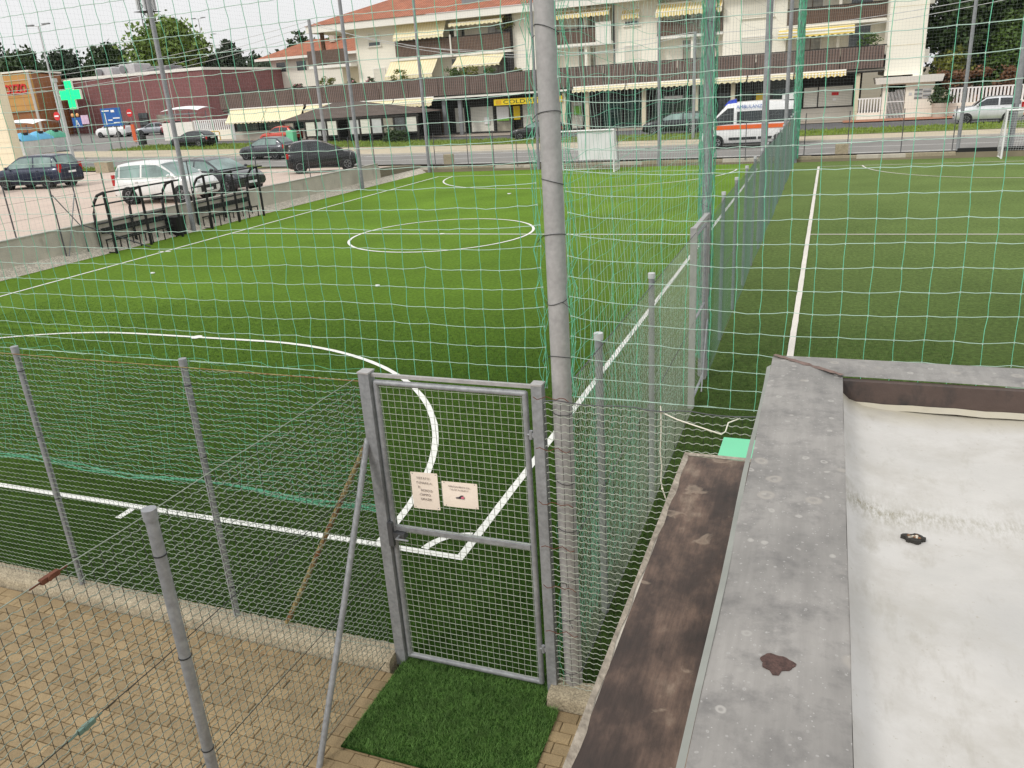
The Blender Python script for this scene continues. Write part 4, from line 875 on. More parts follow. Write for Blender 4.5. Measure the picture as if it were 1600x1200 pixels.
# ------------------------------------------------------------------ dugouts
def dugout(label, y0, y1, frames):
    xf, xb = -18.58, -19.2; t = thing('dugout', label, 'dugout', (-18.9, (y0 + y1) / 2, 0)); r_ = .046
    ys = np.linspace(y0, y1, frames)
    for y in ys:
        MB().tube((xf, y, 0), (xf, y, 1.95), r_, n=8).build('front_post', m_['black_steel'], t)
        MB().path([(xb, y, 0), (xb - .02, y, .8), (xb, y, 1.3), (xb + .12, y, 1.65), (xb + .32, y, 1.88), (xf, y, 1.97)], r_, 8).build('curved_rib', m_['black_steel'], t)
    for x, z in ((xf, 1.97), (xb + .05, 1.55), (xb - .01, .95)): MB().tube((x, y0 - .05, z), (x, y1 + (.35 if z > 1.9 else .05), z), .028, n=8).build('rail', m_['black_steel'], t)
    MB().box(xb + .02, xb + .06, y0 + .1, y1 - .1, .62, .80).build('backrest', m_['black_plastic'], t)
    st = MB().box(xb + .12, xb + .16, y0 + .1, y1 - .1, .40, .44); st.box(xb + .42, xb + .46, y0 + .1, y1 - .1, .40, .44); st.build('seat_rails', m_['black_steel'], t)
    n = int((y1 - y0) / .55)
    for i in range(n + 1):
        y = y0 + .12 + (y1 - y0 - .24) * i / n; lg = MB()
        for x in (xb + .14, xb + .44): lg.box(x - .015, x + .015, y - .015, y + .015, 0, .4)
        lg.box(xb + .14, xb + .44, y - .013, y + .013, .38, .398); lg.build('bench_leg', m_['black_steel'], t)
    MB().box(xb + .05, xf - .02, y0, y0 + .03, .02, .05).build('foot_rail', m_['black_steel'], t)
    return t
dugout('black tubular dugout frame with bench, nearer one on left touchline', 13.8, 16.85, 3)
dugout('black tubular dugout frame with bench, farther one behind pole', 18.45, 21.6, 3)
b = thing('litter_bin', 'square black litter bin beside the nearer dugout', 'bin', (-18.98, 17.1, 0)); MB().hexa([(-19.2, 16.9, .02), (-18.8, 16.9, .02), (-18.8, 17.3, .02), (-19.2, 17.3, .02), (-19.25, 16.85, .66), (-18.75, 16.85, .66), (-18.75, 17.35, .66), (-19.25, 17.35, .66)]).build('body', m_['black_plastic'], b); MB().box(-19.27, -18.73, 16.83, 17.37, .662, .70).build('rim', m_['trim_black'], b)
for x, y, r_ in ((-6.9, 10.5, .055), (-2.3, 10.2, .05), (-9.8, 27.2, .08), (-14.6, 11.2, .06)):
    pts = [(x + r_ * (1 + .3 * math.sin(3 * a)) * math.cos(a), y + r_ * (1 + .3 * math.cos(2 * a)) * math.sin(a)) for a in np.linspace(0, 5.8, 9)]
    tag(MB().prism(pts, .004, .03).build('litter', m_['white_sheet']), {-6.9: 'scrap of white litter on the turf nearest the gate net', -2.3: 'scrap of white litter right of the centre circle near side', -9.8: 'scrap of white litter far away near the far penalty area', -14.6: 'scrap of white litter near the left touchline'}[x], 'litter')

# ------------------------------------------------------------------ cars
def wheel(mesh_cache={}):
    if 'w' in mesh_cache: return mesh_cache['w']
    ty = MB(); prof = [(.62, -.09), (.90, -.11), (1.0, -.075), (1.0, .075), (.90, .11), (.62, .09)]; n = 20; vs_ = []; 
    for k in range(n):
        a = 2 * math.pi * k / n
        for r_, y in prof: vs_.append((r_ * math.cos(a), y, r_ * math.sin(a)))
    m = len(prof); ty.add(vs_, [(k * m + i, k * m + i + 1, ((k + 1) % n) * m + i + 1, ((k + 1) % n) * m + i) for k in range(n) for i in range(m - 1)], True)
    rm = MB(); rm.tube((0, -.06, 0), (0, .06, 0), .20, n=12)
    for k in range(5):
        a = 2 * math.pi * k / 5; c, s = math.cos(a), math.sin(a); q = lambda r_, w_: (r_ * c - w_ * s, r_ * s + w_ * c)
        pts = [q(.15, -.09), q(.15, .09), q(.62, .12), q(.62, -.12)]
        rm.add([(x, -.075, z) for x, z in pts] + [(x, .075, z) for x, z in pts], [(0, 1, 2, 3), (4, 7, 6, 5), (0, 4, 5, 1), (2, 6, 7, 3), (1, 5, 6, 2), (3, 7, 4, 0)])
    for k in range(20):
        a, b = 2 * math.pi * k / 20, 2 * math.pi * (k + 1) / 20
        for y in (-.085, .085): rm.add([(.57 * math.cos(a), y, .57 * math.sin(a)), (.57 * math.cos(b), y, .57 * math.sin(b)), (.66 * math.cos(b), y, .66 * math.sin(b)), (.66 * math.cos(a), y, .66 * math.sin(a))], [(0, 1, 2, 3)])
    mesh_cache['w'] = (ty.mesh('tyre'), rm.mesh('rim')); mesh_cache['w'][0].materials.append(m_['tyre']); mesh_cache['w'][1].materials.append(m_['rim']); return mesh_cache['w']
STY = {  # fractions of length from the tail (0) to the nose (1): (rear glass base, roof rear, roof front, windscreen base), belt, hood z, tail z (fractions of height), nose drop
    'mpv': dict(g=(.015, .09, .58, .80), belt=.60, hood=.60, tail=.60, nose=.40),
    'mini': dict(g=(.02, .12, .50, .82), belt=.62, hood=.59, tail=.62, nose=.44),
    'hatch': dict(g=(.03, .16, .54, .74), belt=.63, hood=.62, tail=.64, nose=.42),
    'sedan': dict(g=(.13, .27, .55, .74), belt=.62, hood=.62, tail=.66, nose=.42),
    'suv': dict(g=(.02, .10, .56, .73), belt=.64, hood=.64, tail=.64, nose=.45),
    'van': dict(g=(.004, .012, .74, .93), belt=.50, hood=.47, tail=.50, nose=.34)}
def car(label, cat, loc, head, L_, W_, H_, wb_, col, style, metal=.3, glass='car_glass', name='parked_car', wr=.31, group=None, lower=True):
    S = STY[style]; z0 = gz(loc[0], loc[1]) + .035
    t = thing(name, label, cat, (loc[0], loc[1], z0), R(head), group); pm = paint('paint_%d_%d_%d' % col, col, metal)
    X = lambda f: (f - .5) * L_
    hw = W_ / 2; belt = S['belt'] * H_; gb, gr, gf, gw = [X(f) for f in S['g']]
    def ztop(x):
        f = x / L_ + .5
        if f > S['g'][3]: q = (f - S['g'][3]) / (1 - S['g'][3]); return (S['hood'] + (S['nose'] - S['hood']) * (.25 * q + .75 * q ** 4)) * H_
        if f < S['g'][0]: return (S['tail'] - .05 * (1 - f / max(S['g'][0], .001)) ** 2) * H_
        return belt
    def half(x):
        f = abs(x) / (L_ / 2); return hw * (1 - .16 * max(0, (f - .72) / .28) ** 2.2)
    def zbot(x):
        f = abs(x) / (L_ / 2); return .19 + .10 * max(0, (f - .8) / .2) ** 2
    bd = MB(); n = 30
    sec = lambda x: (lambda w_, zb_, zt: [(0, zb_), (w_ * .86, zb_), (w_ * .97, zb_ + .07), (w_, zb_ + (zt - zb_) * .38), (w_ * .985, zb_ + (zt - zb_) * .72), (w_ * .95, zt - .035), (w_ * .88, zt), (w_ * .5, zt + .018), (0, zt + .024)])(half(x), zbot(x), ztop(x))
    xs = [X(i / n) for i in range(n + 1)]; vs_ = []
    for x in xs:
        s = sec(x); vs_ += [(x, y, z) for y, z in s] + [(x, -y, z) for y, z in reversed(s[1:-1])]
    m = 16; bd.add(vs_, [(i * m + k, i * m + (k + 1) % m, (i + 1) * m + (k + 1) % m, (i + 1) * m + k) for i in range(n) for k in range(m)], True)
    bd.add(vs_[:m], [tuple(range(m))]); bd.add(vs_[-m:], [tuple(reversed(range(m)))])
    bo = bd.build('body', pm, t); 
    # cabin
    def zc(x):
        if x >= gf: q = (gw - x) / (gw - gf); q = max(0, min(1, q)); return belt - .02 + (H_ - .045 - belt) * (q ** .86)
        if x <= gr: q = (x - gb) / max(1e-4, gr - gb); q = max(0, min(1, q)); return belt - .02 + (H_ - .055 - belt) * (q ** .8)
        q = (x - gr) / (gf - gr); return H_ - .05 + .05 * math.sin(q * math.pi) - .01 * (1 - q) + .005 * q
    tumble = .07 if style == 'van' else .17
    def csec(x, v):    # v 0..1 from belt to roof edge, 1..2 roof edge to centre
        zt = zc(x); hfull = H_ - belt; wbt = half(x) * .945; tt = (zt - belt + .02); wt = wbt - hw * tumble * 2 * (tt / hfull) * .62
        if v <= 1: return (wbt + (wt - wbt) * v, belt - .02 + (tt - .05 * tt / hfull) * v)
        q = v - 1; return (wt * (1 - q), zt - .05 * tt / hfull * (1 - q) ** 2)
    cb = MB(); xs = list(np.linspace(gb, gr, 7)) + list(np.linspace(gr, gf, 12))[1:] + list(np.linspace(gf, gw, 9))[1:]; vv = [0, .5, 1, 1.08, 1.25, 1.6, 2]
    vs_ = []
    for x in xs: s = [csec(x, v) for v in vv]; vs_ += [(x, y, z) for y, z in s] + [(x, -y, z) for y, z in reversed(s[:-1])]
    m = 2 * len(vv) - 1; cb.add(vs_, [(i * m + k, (i + 1) * m + k, (i + 1) * m + k + 1, i * m + k + 1) for i in range(len(xs) - 1) for k in range(m - 1)], True)
    co = cb.build('cabin', pm, t)
    gm = m_[glass]
    def side_glass(xa, xb, s, nm='side_window', mat=None, lo=.10, hi=.86):
        def fn(u, v):
            x = xa + (xb - xa) * u; y, z = csec(x, lo + (hi - lo) * v); return (x, s * (y + .008), z)
        return MB().grid(fn, 10, 4).build(nm, mat or gm, co)
    if style == 'van':
        pil = gw - (gw - gf) * .12; mid = gf - .35
        for s in (1, -1):
            side_glass(mid, pil - .1, s, lo=.06, hi=.80); 
            if lower: side_glass(X(.36), mid - .18, s, lo=.08, hi=.62); side_glass(X(.06), X(.33), s, lo=.08, hi=.62)
    else:
        bpil = gf - (gf - gr) * .42
        a0 = gb + (gr - gb) * .55 + .06 * L_ * (style != 'sedan'); a1 = gf + (gw - gf) * .68
        for s in (1, -1):
            side_glass(bpil + .045, a1, s); side_glass(a0, bpil - .045, s)
            if style in ('mpv', 'suv', 'mini'): side_glass(gb + (gr - gb) * .5, a0 - .07, s, 'quarter_window', None, .18, .84)
    def top_glass(xa, xb, nm, vmin=1.07):
        def fn(u, v):
            x = xa + (xb - xa) * u; q = -1 + 2 * v; y, z = csec(x, 2 - abs(q) * (2 - vmin)); dx = .012 if xb > 0 else -.012; return (x + dx, y * (1 if q > 0 else -1), z + .008)
        return MB().grid(fn, 8, 12).build(nm, gm, co)
    top_glass(gf + (gw - gf) * .10, gf + (gw - gf) * .92, 'windscreen'); top_glass(gb + (gr - gb) * .22, gb + (gr - gb) * .88, 'rear_window')
    # wheels
    ty, rm = wheel(); xc = .02 * L_
    for sx_ in (1, -1):
        for sy in (1, -1):
            x, y = xc + sx_ * wb_ / 2, sy * (hw - .085)
            ar = MB(); ar.tube((x, sy * (hw - .30), wr), (x, sy * (hw + .006), wr), wr + .055, n=22); ar.build('wheel_arch', m_['trim_black'], t)
            wo = bpy.data.objects.new('wheel', None); COL.objects.link(wo); wo.parent = t; wo.location = (x, y + sy * .016, wr - .005); wo.scale = (wr, 1, wr); wo.empty_display_size = .1
            for me, nm in ((ty, 'tyre'), (rm, 'rim')): o = bpy.data.objects.new(nm, me); COL.objects.link(o); o.parent = wo
    # lights, trim
    fx, rx = L_ / 2, -L_ / 2
    for s in (1, -1):
        zt = ztop(fx - .22); q = MB(); q.grid(lambda u, v: (fx - .02 - .30 * u + .01 * v - .10 * (1 - u) * 0, s * (half(fx - .30 * u) * (.62 + .36 * u ** .7) + .006), zt - .18 + .13 * v + .03 * u), 6, 3); q.build('headlight', m_['lamp_clear'], bo)
        h = belt if style != 'sedan' else ztop(rx + .1); q = MB(); q.box(rx - .012 + .04, rx + .16, s * (half(rx + .05) - .14), s * (half(rx + .08) + .014), h - .26, h + (.16 if style in ('mpv', 'suv', 'van') else .0)); q.build('tail_light', m_['lamp_red'], bo)
        q = MB(); q.sphere((gw - .28 * (gw - gf), s * (hw + .09), belt + .07), .07, .10, .07, 8, 6); q.build('mirror', pm, bo)
        MB().box(X(.2), X(.82), s * (hw - .03), s * (hw + .004), .20, .27).build('sill_trim', m_['trim_black'], bo)
        MB().box(bpil - .30, bpil - .16, s * (hw - .02), s * (hw + .012), belt - .14, belt - .11).build('door_handle', pm, bo) if style != 'van' else None
    g = MB(); g.box(fx - .10, fx + .008, -hw * .55, hw * .55, .34, .34 + .2 * H_ / 1.5); g.build('grille', m_['trim_black'], bo)
    MB().box(fx - .02, fx + .016, -.26, .26, .36, .46).build('number_plate', m_['white_sheet'], bo); MB().box(rx - .014, rx + .05, -.26, .26, .72 if style != 'van' else .5, .82 if style != 'van' else .6).build('number_plate', m_['white_sheet'], bo)
    MB().box(rx - .01, rx + .1, -hw * .8, hw * .8, .3, .42).build('bumper', m_['trim_black'], bo)
    return t
cars = 'cars in the car park'; rc = 'vehicles by the road'
car('white compact people carrier parked facing the pitch wall', 'car', (-21.95, 20.1), 4, 3.98, 1.74, 1.62, 2.5, (226, 226, 224), 'mpv', 0, 'car_glass_green', group=cars)
car('dark grey hatchback parked behind the white people carrier', 'car', (-21.75, 22.95), 352, 4.2, 1.76, 1.45, 2.6, (62, 64, 68), 'hatch', .6, 'car_glass_green', group=cars)
car('small black hatchback with red tail light parked at the wall end', 'car', (-21.8, 31.2), 32, 3.6, 1.72, 1.59, 2.42, (34, 35, 38), 'mini', .4, 'car_glass', group=cars)
car('dark blue people carrier parked at the left edge', 'car', (-36.5, 26.3), 186, 4.45, 1.78, 1.72, 2.7, (28, 38, 62), 'mpv', .4, 'car_glass_green', group=cars)
car('white car cut off by the left edge of the picture', 'car', (-37.6, 22.0), -80, 4.2, 1.76, 1.5, 2.6, (228, 228, 226), 'hatch', 0, 'car_glass', group=cars)
car('dark silver hatchback driving on the road behind the car park', 'car', (-34.4, 43.4), 180, 3.95, 1.68, 1.50, 2.5, (70, 72, 78), 'hatch', .6, 'car_glass_green', name='car', group=rc)
car('low black hatchback standing on the forecourt by the grass verge', 'car', (-50.8, 54.6), 182, 4.2, 1.7, 1.42, 2.5, (24, 26, 30), 'hatch', .4, 'car_glass', group=rc)
car('white sport utility vehicle parked at the red brick hall', 'car', (-77.1, 71.2), 186, 4.3, 1.85, 1.72, 2.6, (236, 236, 236), 'suv', 0, 'car_glass', group=rc)
car('silver saloon parked at the red brick hall', 'car', (-73.2, 73.5), 205, 4.3, 1.75, 1.45, 2.6, (168, 172, 178), 'sedan', .7, 'car_glass', group=rc)
car('red car seen from behind at the red brick hall', 'car', (-70.3, 73.2), 150, 4.2, 1.8, 1.62, 2.6, (150, 34, 44), 'suv', .2, 'car_glass', group=rc)
car('orange red car half hidden behind the dark silver hatchback', 'car', (-43.3, 57.4), 178, 3.8, 1.65, 1.50, 2.4, (196, 64, 44), 'hatch', .1, 'car_glass', group=rc)
car('old black hatchback parked below the yellow sign', 'car', (-17.9, 55.2), 188, 4.2, 1.7, 1.42, 2.5, (24, 26, 26), 'hatch', .2, 'car_glass_green', group=rc)
car('black estate car with pale roof reflections parked at glass shopfront', 'car', (-7.4, 55.4), 183, 4.6, 1.82, 1.55, 2.75, (34, 36, 40), 'suv', .5, 'car_glass_green', group=rc)
car('silver grey compact off roader parked before the white railings', 'car', (12.4, 54.5), 178, 3.75, 1.66, 1.62, 2.32, (216, 218, 220), 'suv', .4, 'car_glass', group=rc)
# ambulance
am = car('white ambulance with orange stripe and blue roof light', 'ambulance', (-1.15, 43.7), 185, 5.25, 2.05, 2.48, 3.4, (236, 236, 236), 'van', 0, 'car_glass', 'ambulance', .34)
for s in (1, -1):
    y = s * 1.028
    MB().box(-2.56, 1.95, min(y, y + s * .01), max(y, y + s * .01), 1.02, 1.24).build('orange_stripe', m_['orange_stripe'], am)
    for x0, x1 in ((-1.9, -1.3), (-1.2, -.45), (-.35, .45), (.55, 1.15)): MB().box(x0, x1, min(y, y + s * .02), max(y, y + s * .02), .44, .58).build('rub_strip', m_['trim_black'], am)
    text('lettering', 'AMBULANZA', .26, m_['blue'], am, (.95 if s < 0 else 0, s * .985, 2.12), (R(82), 0, 0 if s < 0 else R(180)), .004, 'RIGHT' if s < 0 else 'CENTER')
MB().box(-2.5, -1.7, -.8, .8, 2.46, 2.72).build('roof_box', m_['white_paint'], am)
MB().hexa([(.75, -.75, 2.40), (1.45, -.75, 2.28), (1.45, .75, 2.28), (.75, .75, 2.40), (.8, -.7, 2.62), (1.2, -.7, 2.54), (1.2, .7, 2.54), (.8, .7, 2.62)]).build('blue_light', m_['lamp_blue'], am)
# ------------------------------------------------------------------ apartment block with shops
ab = thing('apartment_building', 'cream apartment block with brown balcony band over a row of shops', 'building', (-18, 66, .5))
def P_(name, mat, boxes, parent=None, label=None):
    mb = MB()
    for b in boxes: mb.box(*b)
    return mb.build(name, m_[mat], parent or ab, label)
def window(x0, x1, y, z0, z1, kind='glass', parent=None):
    f = MB(); t = .09
    f.box(x0 - t, x0, y - .05, y + .05, z0 - t, z1 + t); f.box(x1, x1 + t, y - .05, y + .05, z0 - t, z1 + t); f.box(x0, x1, y - .05, y + .05, z1, z1 + t); f.box(x0 - .16, x1 + .16, y - .14, y + .05, z0 - t - .04, z0 - t)
    o = f.build('window', m_['trim_white'], parent or ab)
    if kind == 'shutter': MB().box(x0, x1, y - .02, y + .03, z0, z1).build('roller_shutter', m_['shutter_win'], o)
    elif kind == 'half': MB().box(x0, x1, y - .02, y + .03, z0 + (z1 - z0) * .28, z1).build('roller_shutter', m_['shutter_win'], o); MB().box(x0, x1, y + .01, y + .03, z0, z0 + (z1 - z0) * .28 - .01).build('pane', m_['win_glass'], o)
    else: xm = (x0 + x1) / 2; [MB().box(a, b, y + .005, y + .03, z0, z1).build('pane', m_['win_glass' if kind == 'glass' else 'curtain_glass'], o) for a, b in ((x0, xm - .03), (xm + .03, x1))]; MB().box(xm - .03, xm + .03, y - .03, y + .03, z0, z1).build('mullion', m_['brown_wood'], o)
    return o
def awning(x0, x1, y, z, drop, out, mat='awning', valance=.25, n=None):
    mb = MB(); k = 14
    mb.grid(lambda u, v: (x0 + (x1 - x0) * u, y - out * v, z - drop * v - .05 * math.sin(v * math.pi)), k, 6)
    mb.grid(lambda u, v: (x0 + (x1 - x0) * u, y - out - .01 * v, z - drop - (valance + (.05 * math.sin(u * (x1 - x0) * 14) if v == 1 else 0)) * v), max(k, int((x1 - x0) * 9)), 1)
    o = mb.build('awning', m_[mat], ab); MB().tube((x0, y - out + .01, z - drop), (x1, y - out + .01, z - drop), .035, n=6).build('awning_bar', m_['trim_white'], o); MB().tube((x0, y - .02, z + .05), (x1, y - .02, z + .05), .08, n=8).build('awning_case', m_['trim_white'], o); return o
YF = 66.0
# carcass behind everything
P_('core', 'cream_warm', [(-39, 9, 67.2, 78, 4.0, 10.55)])
P_('terrace_slab', 'concrete_light', [(-53.2, 6.6, 62.15, 67.6, 3.98, 4.18), (-53.2, 6.6, 62.2, 67.6, 5.0, 5.1)])
# brown band along the first floor, panel by panel
fb = P_('balcony_band_rail', 'dark_frame', [(-53.3, 6.6, 62.06, 62.14, 5.64, 5.72), (-53.3, 6.6, 62.06, 62.14, 4.08, 4.14)])
x = -53.3
while x < 6.5:
    x1 = min(x + 2.98, 6.55); MB().box(x + .02, x1 - .02, 61.98 + .012 * random.random(), 62.06, 4.15, 5.63).build('band_panel', m_['fascia'], fb); x += 2.99
# cream blocks
for x0, x1 in ((-39.6, -35.1), (-23.6, -19.7), (-14.5, -10.75), (-5.4, -.55)): P_('wall', 'cream', [(x0, x1, YF - (.5 if x0 > -6 else 0), 67.2, 5.1, 10.55)])
rb = P_('wall', 'cream', [(6.6, 9.12, 62.2, 72, 3.55, 12.5), (8.5, 9.12, 62.2, 72, 2.8, 3.55)], None, 'blank cream gable block at the right end')
MB().box(6.64, 8.46, 63.6, 64, 3.0, 3.5).build('recess', m_['dark_recess'], rb)
for z0, z1 in ((4.3, 5.2), (8.2, 9.3)): MB().box(9.12, 9.5, 63, 63.9, z0, z1).build('side_balcony', m_['trim_white'], rb)
for z in (5.55, 8.1): MB().box(6.62, 9.10, 62.185, 62.2, z, z + .03).build('wall_joint', m_['cream_shade'], rb)
# loggia backs
for x0, x1 in ((-35.1, -23.6), (-19.7, -14.5), (-10.75, -5.4), (-.55, 6.6)):
    P_('loggia_wall', 'cream', [(x0, x1, 66.95, 67.19, 5.1, 10.55)])
    P_('balcony_slab', 'trim_white', [(x0 + .01, x1 - .01, YF - .6, 66.94, 7.42, 7.62)])
    P_('parapet', 'rail_brown', [(x0 + .05, x1 - .05, YF - .62, YF - .54, 7.66, 9.0 if x0 < -30 else 8.75)])
    P_('rail', 'dark_frame', [(x0 + .05, x1 - .05, YF - .66, YF - .50, 9.01 if x0 < -30 else 8.76, 9.07 if x0 < -30 else 8.82)])
    w_ = x1 - x0; k = max(1, int(w_ / 3))
    for i in range(k):
        c = x0 + w_ * (i + .5) / k
        for z in (5.15, 7.7): window(c - .75, c + .75, 66.92, z, z + 2.1, 'curtain' if (i + int(z)) % 2 else 'glass')
    P_('divider', 'cream', [(x0 + w_ * .52, x0 + w_ * .52 + .22, YF - .3, 66.94, 5.1, 10.5)])
P_('privacy_panel', 'trim_white', [(-15.9, -14.55, YF - .70, YF - .63, 7.4, 9.15)]); P_('privacy_panel', 'dark_recess', [(-24.3, -23.62, YF - .4, 66.9, 5.1, 10.5)])
P_('downpipe', 'galv_dark', [(-14.52, -14.40, YF - .08, YF - .01, 5.1, 10.5)]); P_('downpipe', 'trim_white', [(-29.42, -29.30, YF - .75, YF - .63, 7.4, 9.25)])
window(-38.1, -36.9, YF - .03, 8.95, 10.0, 'half'); window(-37.9, -36.75, YF - .03, 5.75, 6.9, 'shutter')
window(-21.1, -20.4, YF - .03, 8.2, 9.4, 'glass'); window(-21.0, -20.3, YF - .03, 5.6, 6.8, 'glass')
window(-13.5, -12.35, YF - .03, 8.75, 9.7, 'half'); window(-13.55, -12.35, YF - .03, 5.7, 7.1, 'shutter')
window(-3.9, -1.6, YF - .53, 8.5, 9.9, 'shutter'); window(-3.9, -1.7, YF - .53, 5.7, 7.0, 'shutter')
awning(-34.9, -29.8, YF - .3, 10.5, 1.15, .9, valance=.25); awning(-29.2, -24.1, YF - .3, 10.45, .35, .9, valance=.25)
awning(-35.8, -30.9, YF - .4, 7.4, 1.3, 1.5, valance=.3); awning(-28.9, -24.3, YF - .4, 7.4, .85, 1.5, valance=.15)
awning(-19.6, -14.6, YF - .3, 10.2, .3, .9, 'awning_stripe', .3); awning(-13.7, -12.2, YF, 9.9, .35, .5, 'awning_stripe', .35)
awning(-10.7, -5.45, YF - .4, 10.0, .6, .9, 'awning_stripe', .35); awning(-1.1, 4.4, YF - .4, 7.4, .35, 1.2, 'awning_band', .35)
# roof with overhanging white eaves
P_('eaves', 'trim_white', [(-43.9, 9.6, 64.5, 64.85, 10.42, 11.02), (-43.9, -43.56, 64.85, 82, 10.42, 11.02)])
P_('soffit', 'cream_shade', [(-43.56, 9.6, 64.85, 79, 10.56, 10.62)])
r1 = MB().add([(-44.0, 64.4, 11.04), (9.8, 64.4, 11.04), (4, 75, 14.9), (-33.0, 75, 14.9)], [(0, 1, 2, 3)]); rf_ = r1.build('roof', m_['roof_tile'], ab)
MB().add([(-44.0, 86, 11.04), (-44.0, 64.4, 11.04), (-33.0, 75, 14.9)], [(0, 1, 2)]).build('roof_hip', m_['roof_tile_y'], rf_)
MB().box(-20.2, -18.6, 68.5, 70, 12, 14.2).build('chimney', m_['concrete_light'], rf_); MB().box(-28.4, -26.4, 66.3, 67.4, 11.6, 12.7).build('roof_window', m_['mid_grey'], rf_)
P_('side_balcony', 'rail_brown', [(-44.4, -40.1, 64.9, 64.98, 7.6, 8.9)]); P_('side_balcony_slab', 'trim_white', [(-44.4, -39.7, 64.9, 69, 7.3, 7.55)]); P_('corner_post', 'brown_wood', [(-43.4, -43.1, 66, 66.3, 8.9, 10.55)])
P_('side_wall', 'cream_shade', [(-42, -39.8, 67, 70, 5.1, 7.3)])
# shopfronts under the arcade
YS = 64.0; za = lambda x: gz(x, 64) + .06
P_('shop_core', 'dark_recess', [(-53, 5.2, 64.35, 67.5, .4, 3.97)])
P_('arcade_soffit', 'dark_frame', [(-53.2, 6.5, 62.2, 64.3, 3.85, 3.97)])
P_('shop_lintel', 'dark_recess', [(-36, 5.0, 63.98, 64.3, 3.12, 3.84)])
sh = [(-35.6, -34.15, 'shutter'), (-34.1, -32.7, 'shutter'), (-32.45, -31.4, 'shutter'), (-31.3, -30.5, 'win_glass'), (-30.4, -29.4, 'brown_wood'), (-28.95, -27.9, 'shutter'), (-27.4, -25.1, 'shutter'), (-24.9, -23.4, 'curtain_glass'), (-22.4, -20.7, 'shutter'), (-20.5, -18.2, 'shutter'), (-17.9, -16.8, 'shutter'),
      (-15.2, -13.3, 'shop_glass'), (-13.2, -11.45, 'shop_glass'), (-10.8, -9.1, 'shop_glass'), (-9.0, -7.4, 'shop_glass'), (-5.5, -4.3, 'win_glass'), (-4.0, -2.8, 'shop_glass'), (-2.7, -1.5, 'shop_glass'), (-1.3, .6, 'shop_glass')]
for x0, x1, mt_ in sh:
    z = za(x0); fr_ = MB(); t_ = .06
    fr_.box(x0, x0 + t_, YS, YS + .12, z, 3.1); fr_.box(x1 - t_, x1, YS, YS + .12, z, 3.1); fr_.box(x0 + t_, x1 - t_, YS, YS + .12, 3.0, 3.1); fr_.box(x0 + t_, x1 - t_, YS, YS + .12, z, z + .12)
    o = fr_.build('shopfront', m_['dark_frame'], ab); MB().box(x0 + t_, x1 - t_, YS + .04, YS + .09, z + .125, 2.995).build('pane' if 'glass' in mt_ else 'shutter', m_[mt_], o)
for x in (-36.3, -32.58, -29.2, -27.65, -18.0, -16.0, -11.2, -7.0, -4.15, 4.85): P_('column', 'cream_shade' if x > -20 else 'mid_grey', [(x - .16, x + .16, 62.4, 62.7, za(x), 3.84)])
for x in (-36.3, -32.6, -25.0, -23.3, -22.45, -18.0, -16.7, -15.3, -11.2, -7.0, -4.15, -1.4, .8): P_('pilaster', 'dark_frame', [(x - .09, x + .09, 63.94, 64.2, za(x), 3.1)])
wb2 = P_('shop_base', 'concrete_light', [(.8, 4.7, 63.86, 64.3, za(2), 1.46)]); P_('wide_window_frame', 'dark_frame', [(1.0, 4.66, 63.9, 64.0, 1.46, 1.56), (1.0, 1.08, 63.9, 64.0, 1.56, 3.0), (2.08, 2.16, 63.9, 64.0, 1.56, 3.0), (4.58, 4.66, 63.9, 64.0, 1.56, 3.0), (1.0, 4.66, 63.9, 64.0, 3.0, 3.1)])
P_('shutter', 'shutter', [(1.08, 2.08, 63.94, 63.99, 1.56, 3.0), (2.16, 4.58, 63.94, 63.99, 1.56, 3.0)]); P_('notice_board', 'red', [(3.1, 3.6, 63.90, 63.935, 2.35, 2.58)]); P_('round_sticker', 'white_sheet', [(3.2, 3.45, 63.90, 63.935, 1.95, 2.15)])
# sign above the shop
sg_ = P_('shop_sign', 'yellow', [(-24.3, -18.1, 62.25, 62.33, 3.06, 3.56)]); text('lettering', 'COLDIRETTI', .44, M('sign_green', (24, 70, 34), .6), sg_, (-23.45, 62.24, 3.16), (R(90), 0, 0), .006, 'LEFT', 4.1)
sg_2 = MB().box(-24.12, -23.62, 62.235, 62.248, 3.14, 3.48).build('sign_mark', M('sign_mark', (214, 166, 30), .6), sg_)
for x0, x1, z0, z1, mt_ in ((-24.75, -23.6, 1.9, 2.9, 'white_sheet'), (-24.75, -23.6, 1.72, 1.9, 'poster_green'), (-23.15, -22.55, 1.75, 2.9, 'yellow'), (-26.0, -25.5, 1.5, 2.1, 'white_sheet'), (-17.6, -16.95, 1.9, 2.6, 'poster_green'), (-34.9, -34.6, 1.9, 2.15, 'terracotta'), (-33.4, -33.1, 1.9, 2.15, 'terracotta'), (-2.5, -1.8, 2.0, 2.8, 'yellow'), (-9.8, -8.3, 2.75, 2.98, 'white_sheet')):
    MB().box(x0, x1, 63.90, 63.93, z0, z1).build('poster', m_[mt_], ab)
awning(-52.2, -47.9, 62.0, 4.05, 1.15, 1.1, valance=.1); awning(-47.85, -43.6, 62.0, 4.05, 1.15, 1.1, valance=.1)
for a, b in ((-43.3, -39.0), (-38.9, -36.9), (-36.8, -34.0), (-33.9, -29.9)): awning(a, b, 62.0, 4.0, .35, .6, valance=.28)
for a, b in ((-17.0, -12.6), (-12.5, -7.6), (-7.5, -3.1), (-3.0, .3), (.4, 4.0)): awning(a, b, 62.0, 4.05, .12, .45, 'awning_stripe' if a > 0 else 'awning', .2)
P_('white_gutter', 'trim_white', [(-30.0, -17.5, 61.9, 62.0, 3.88, 4.02)])
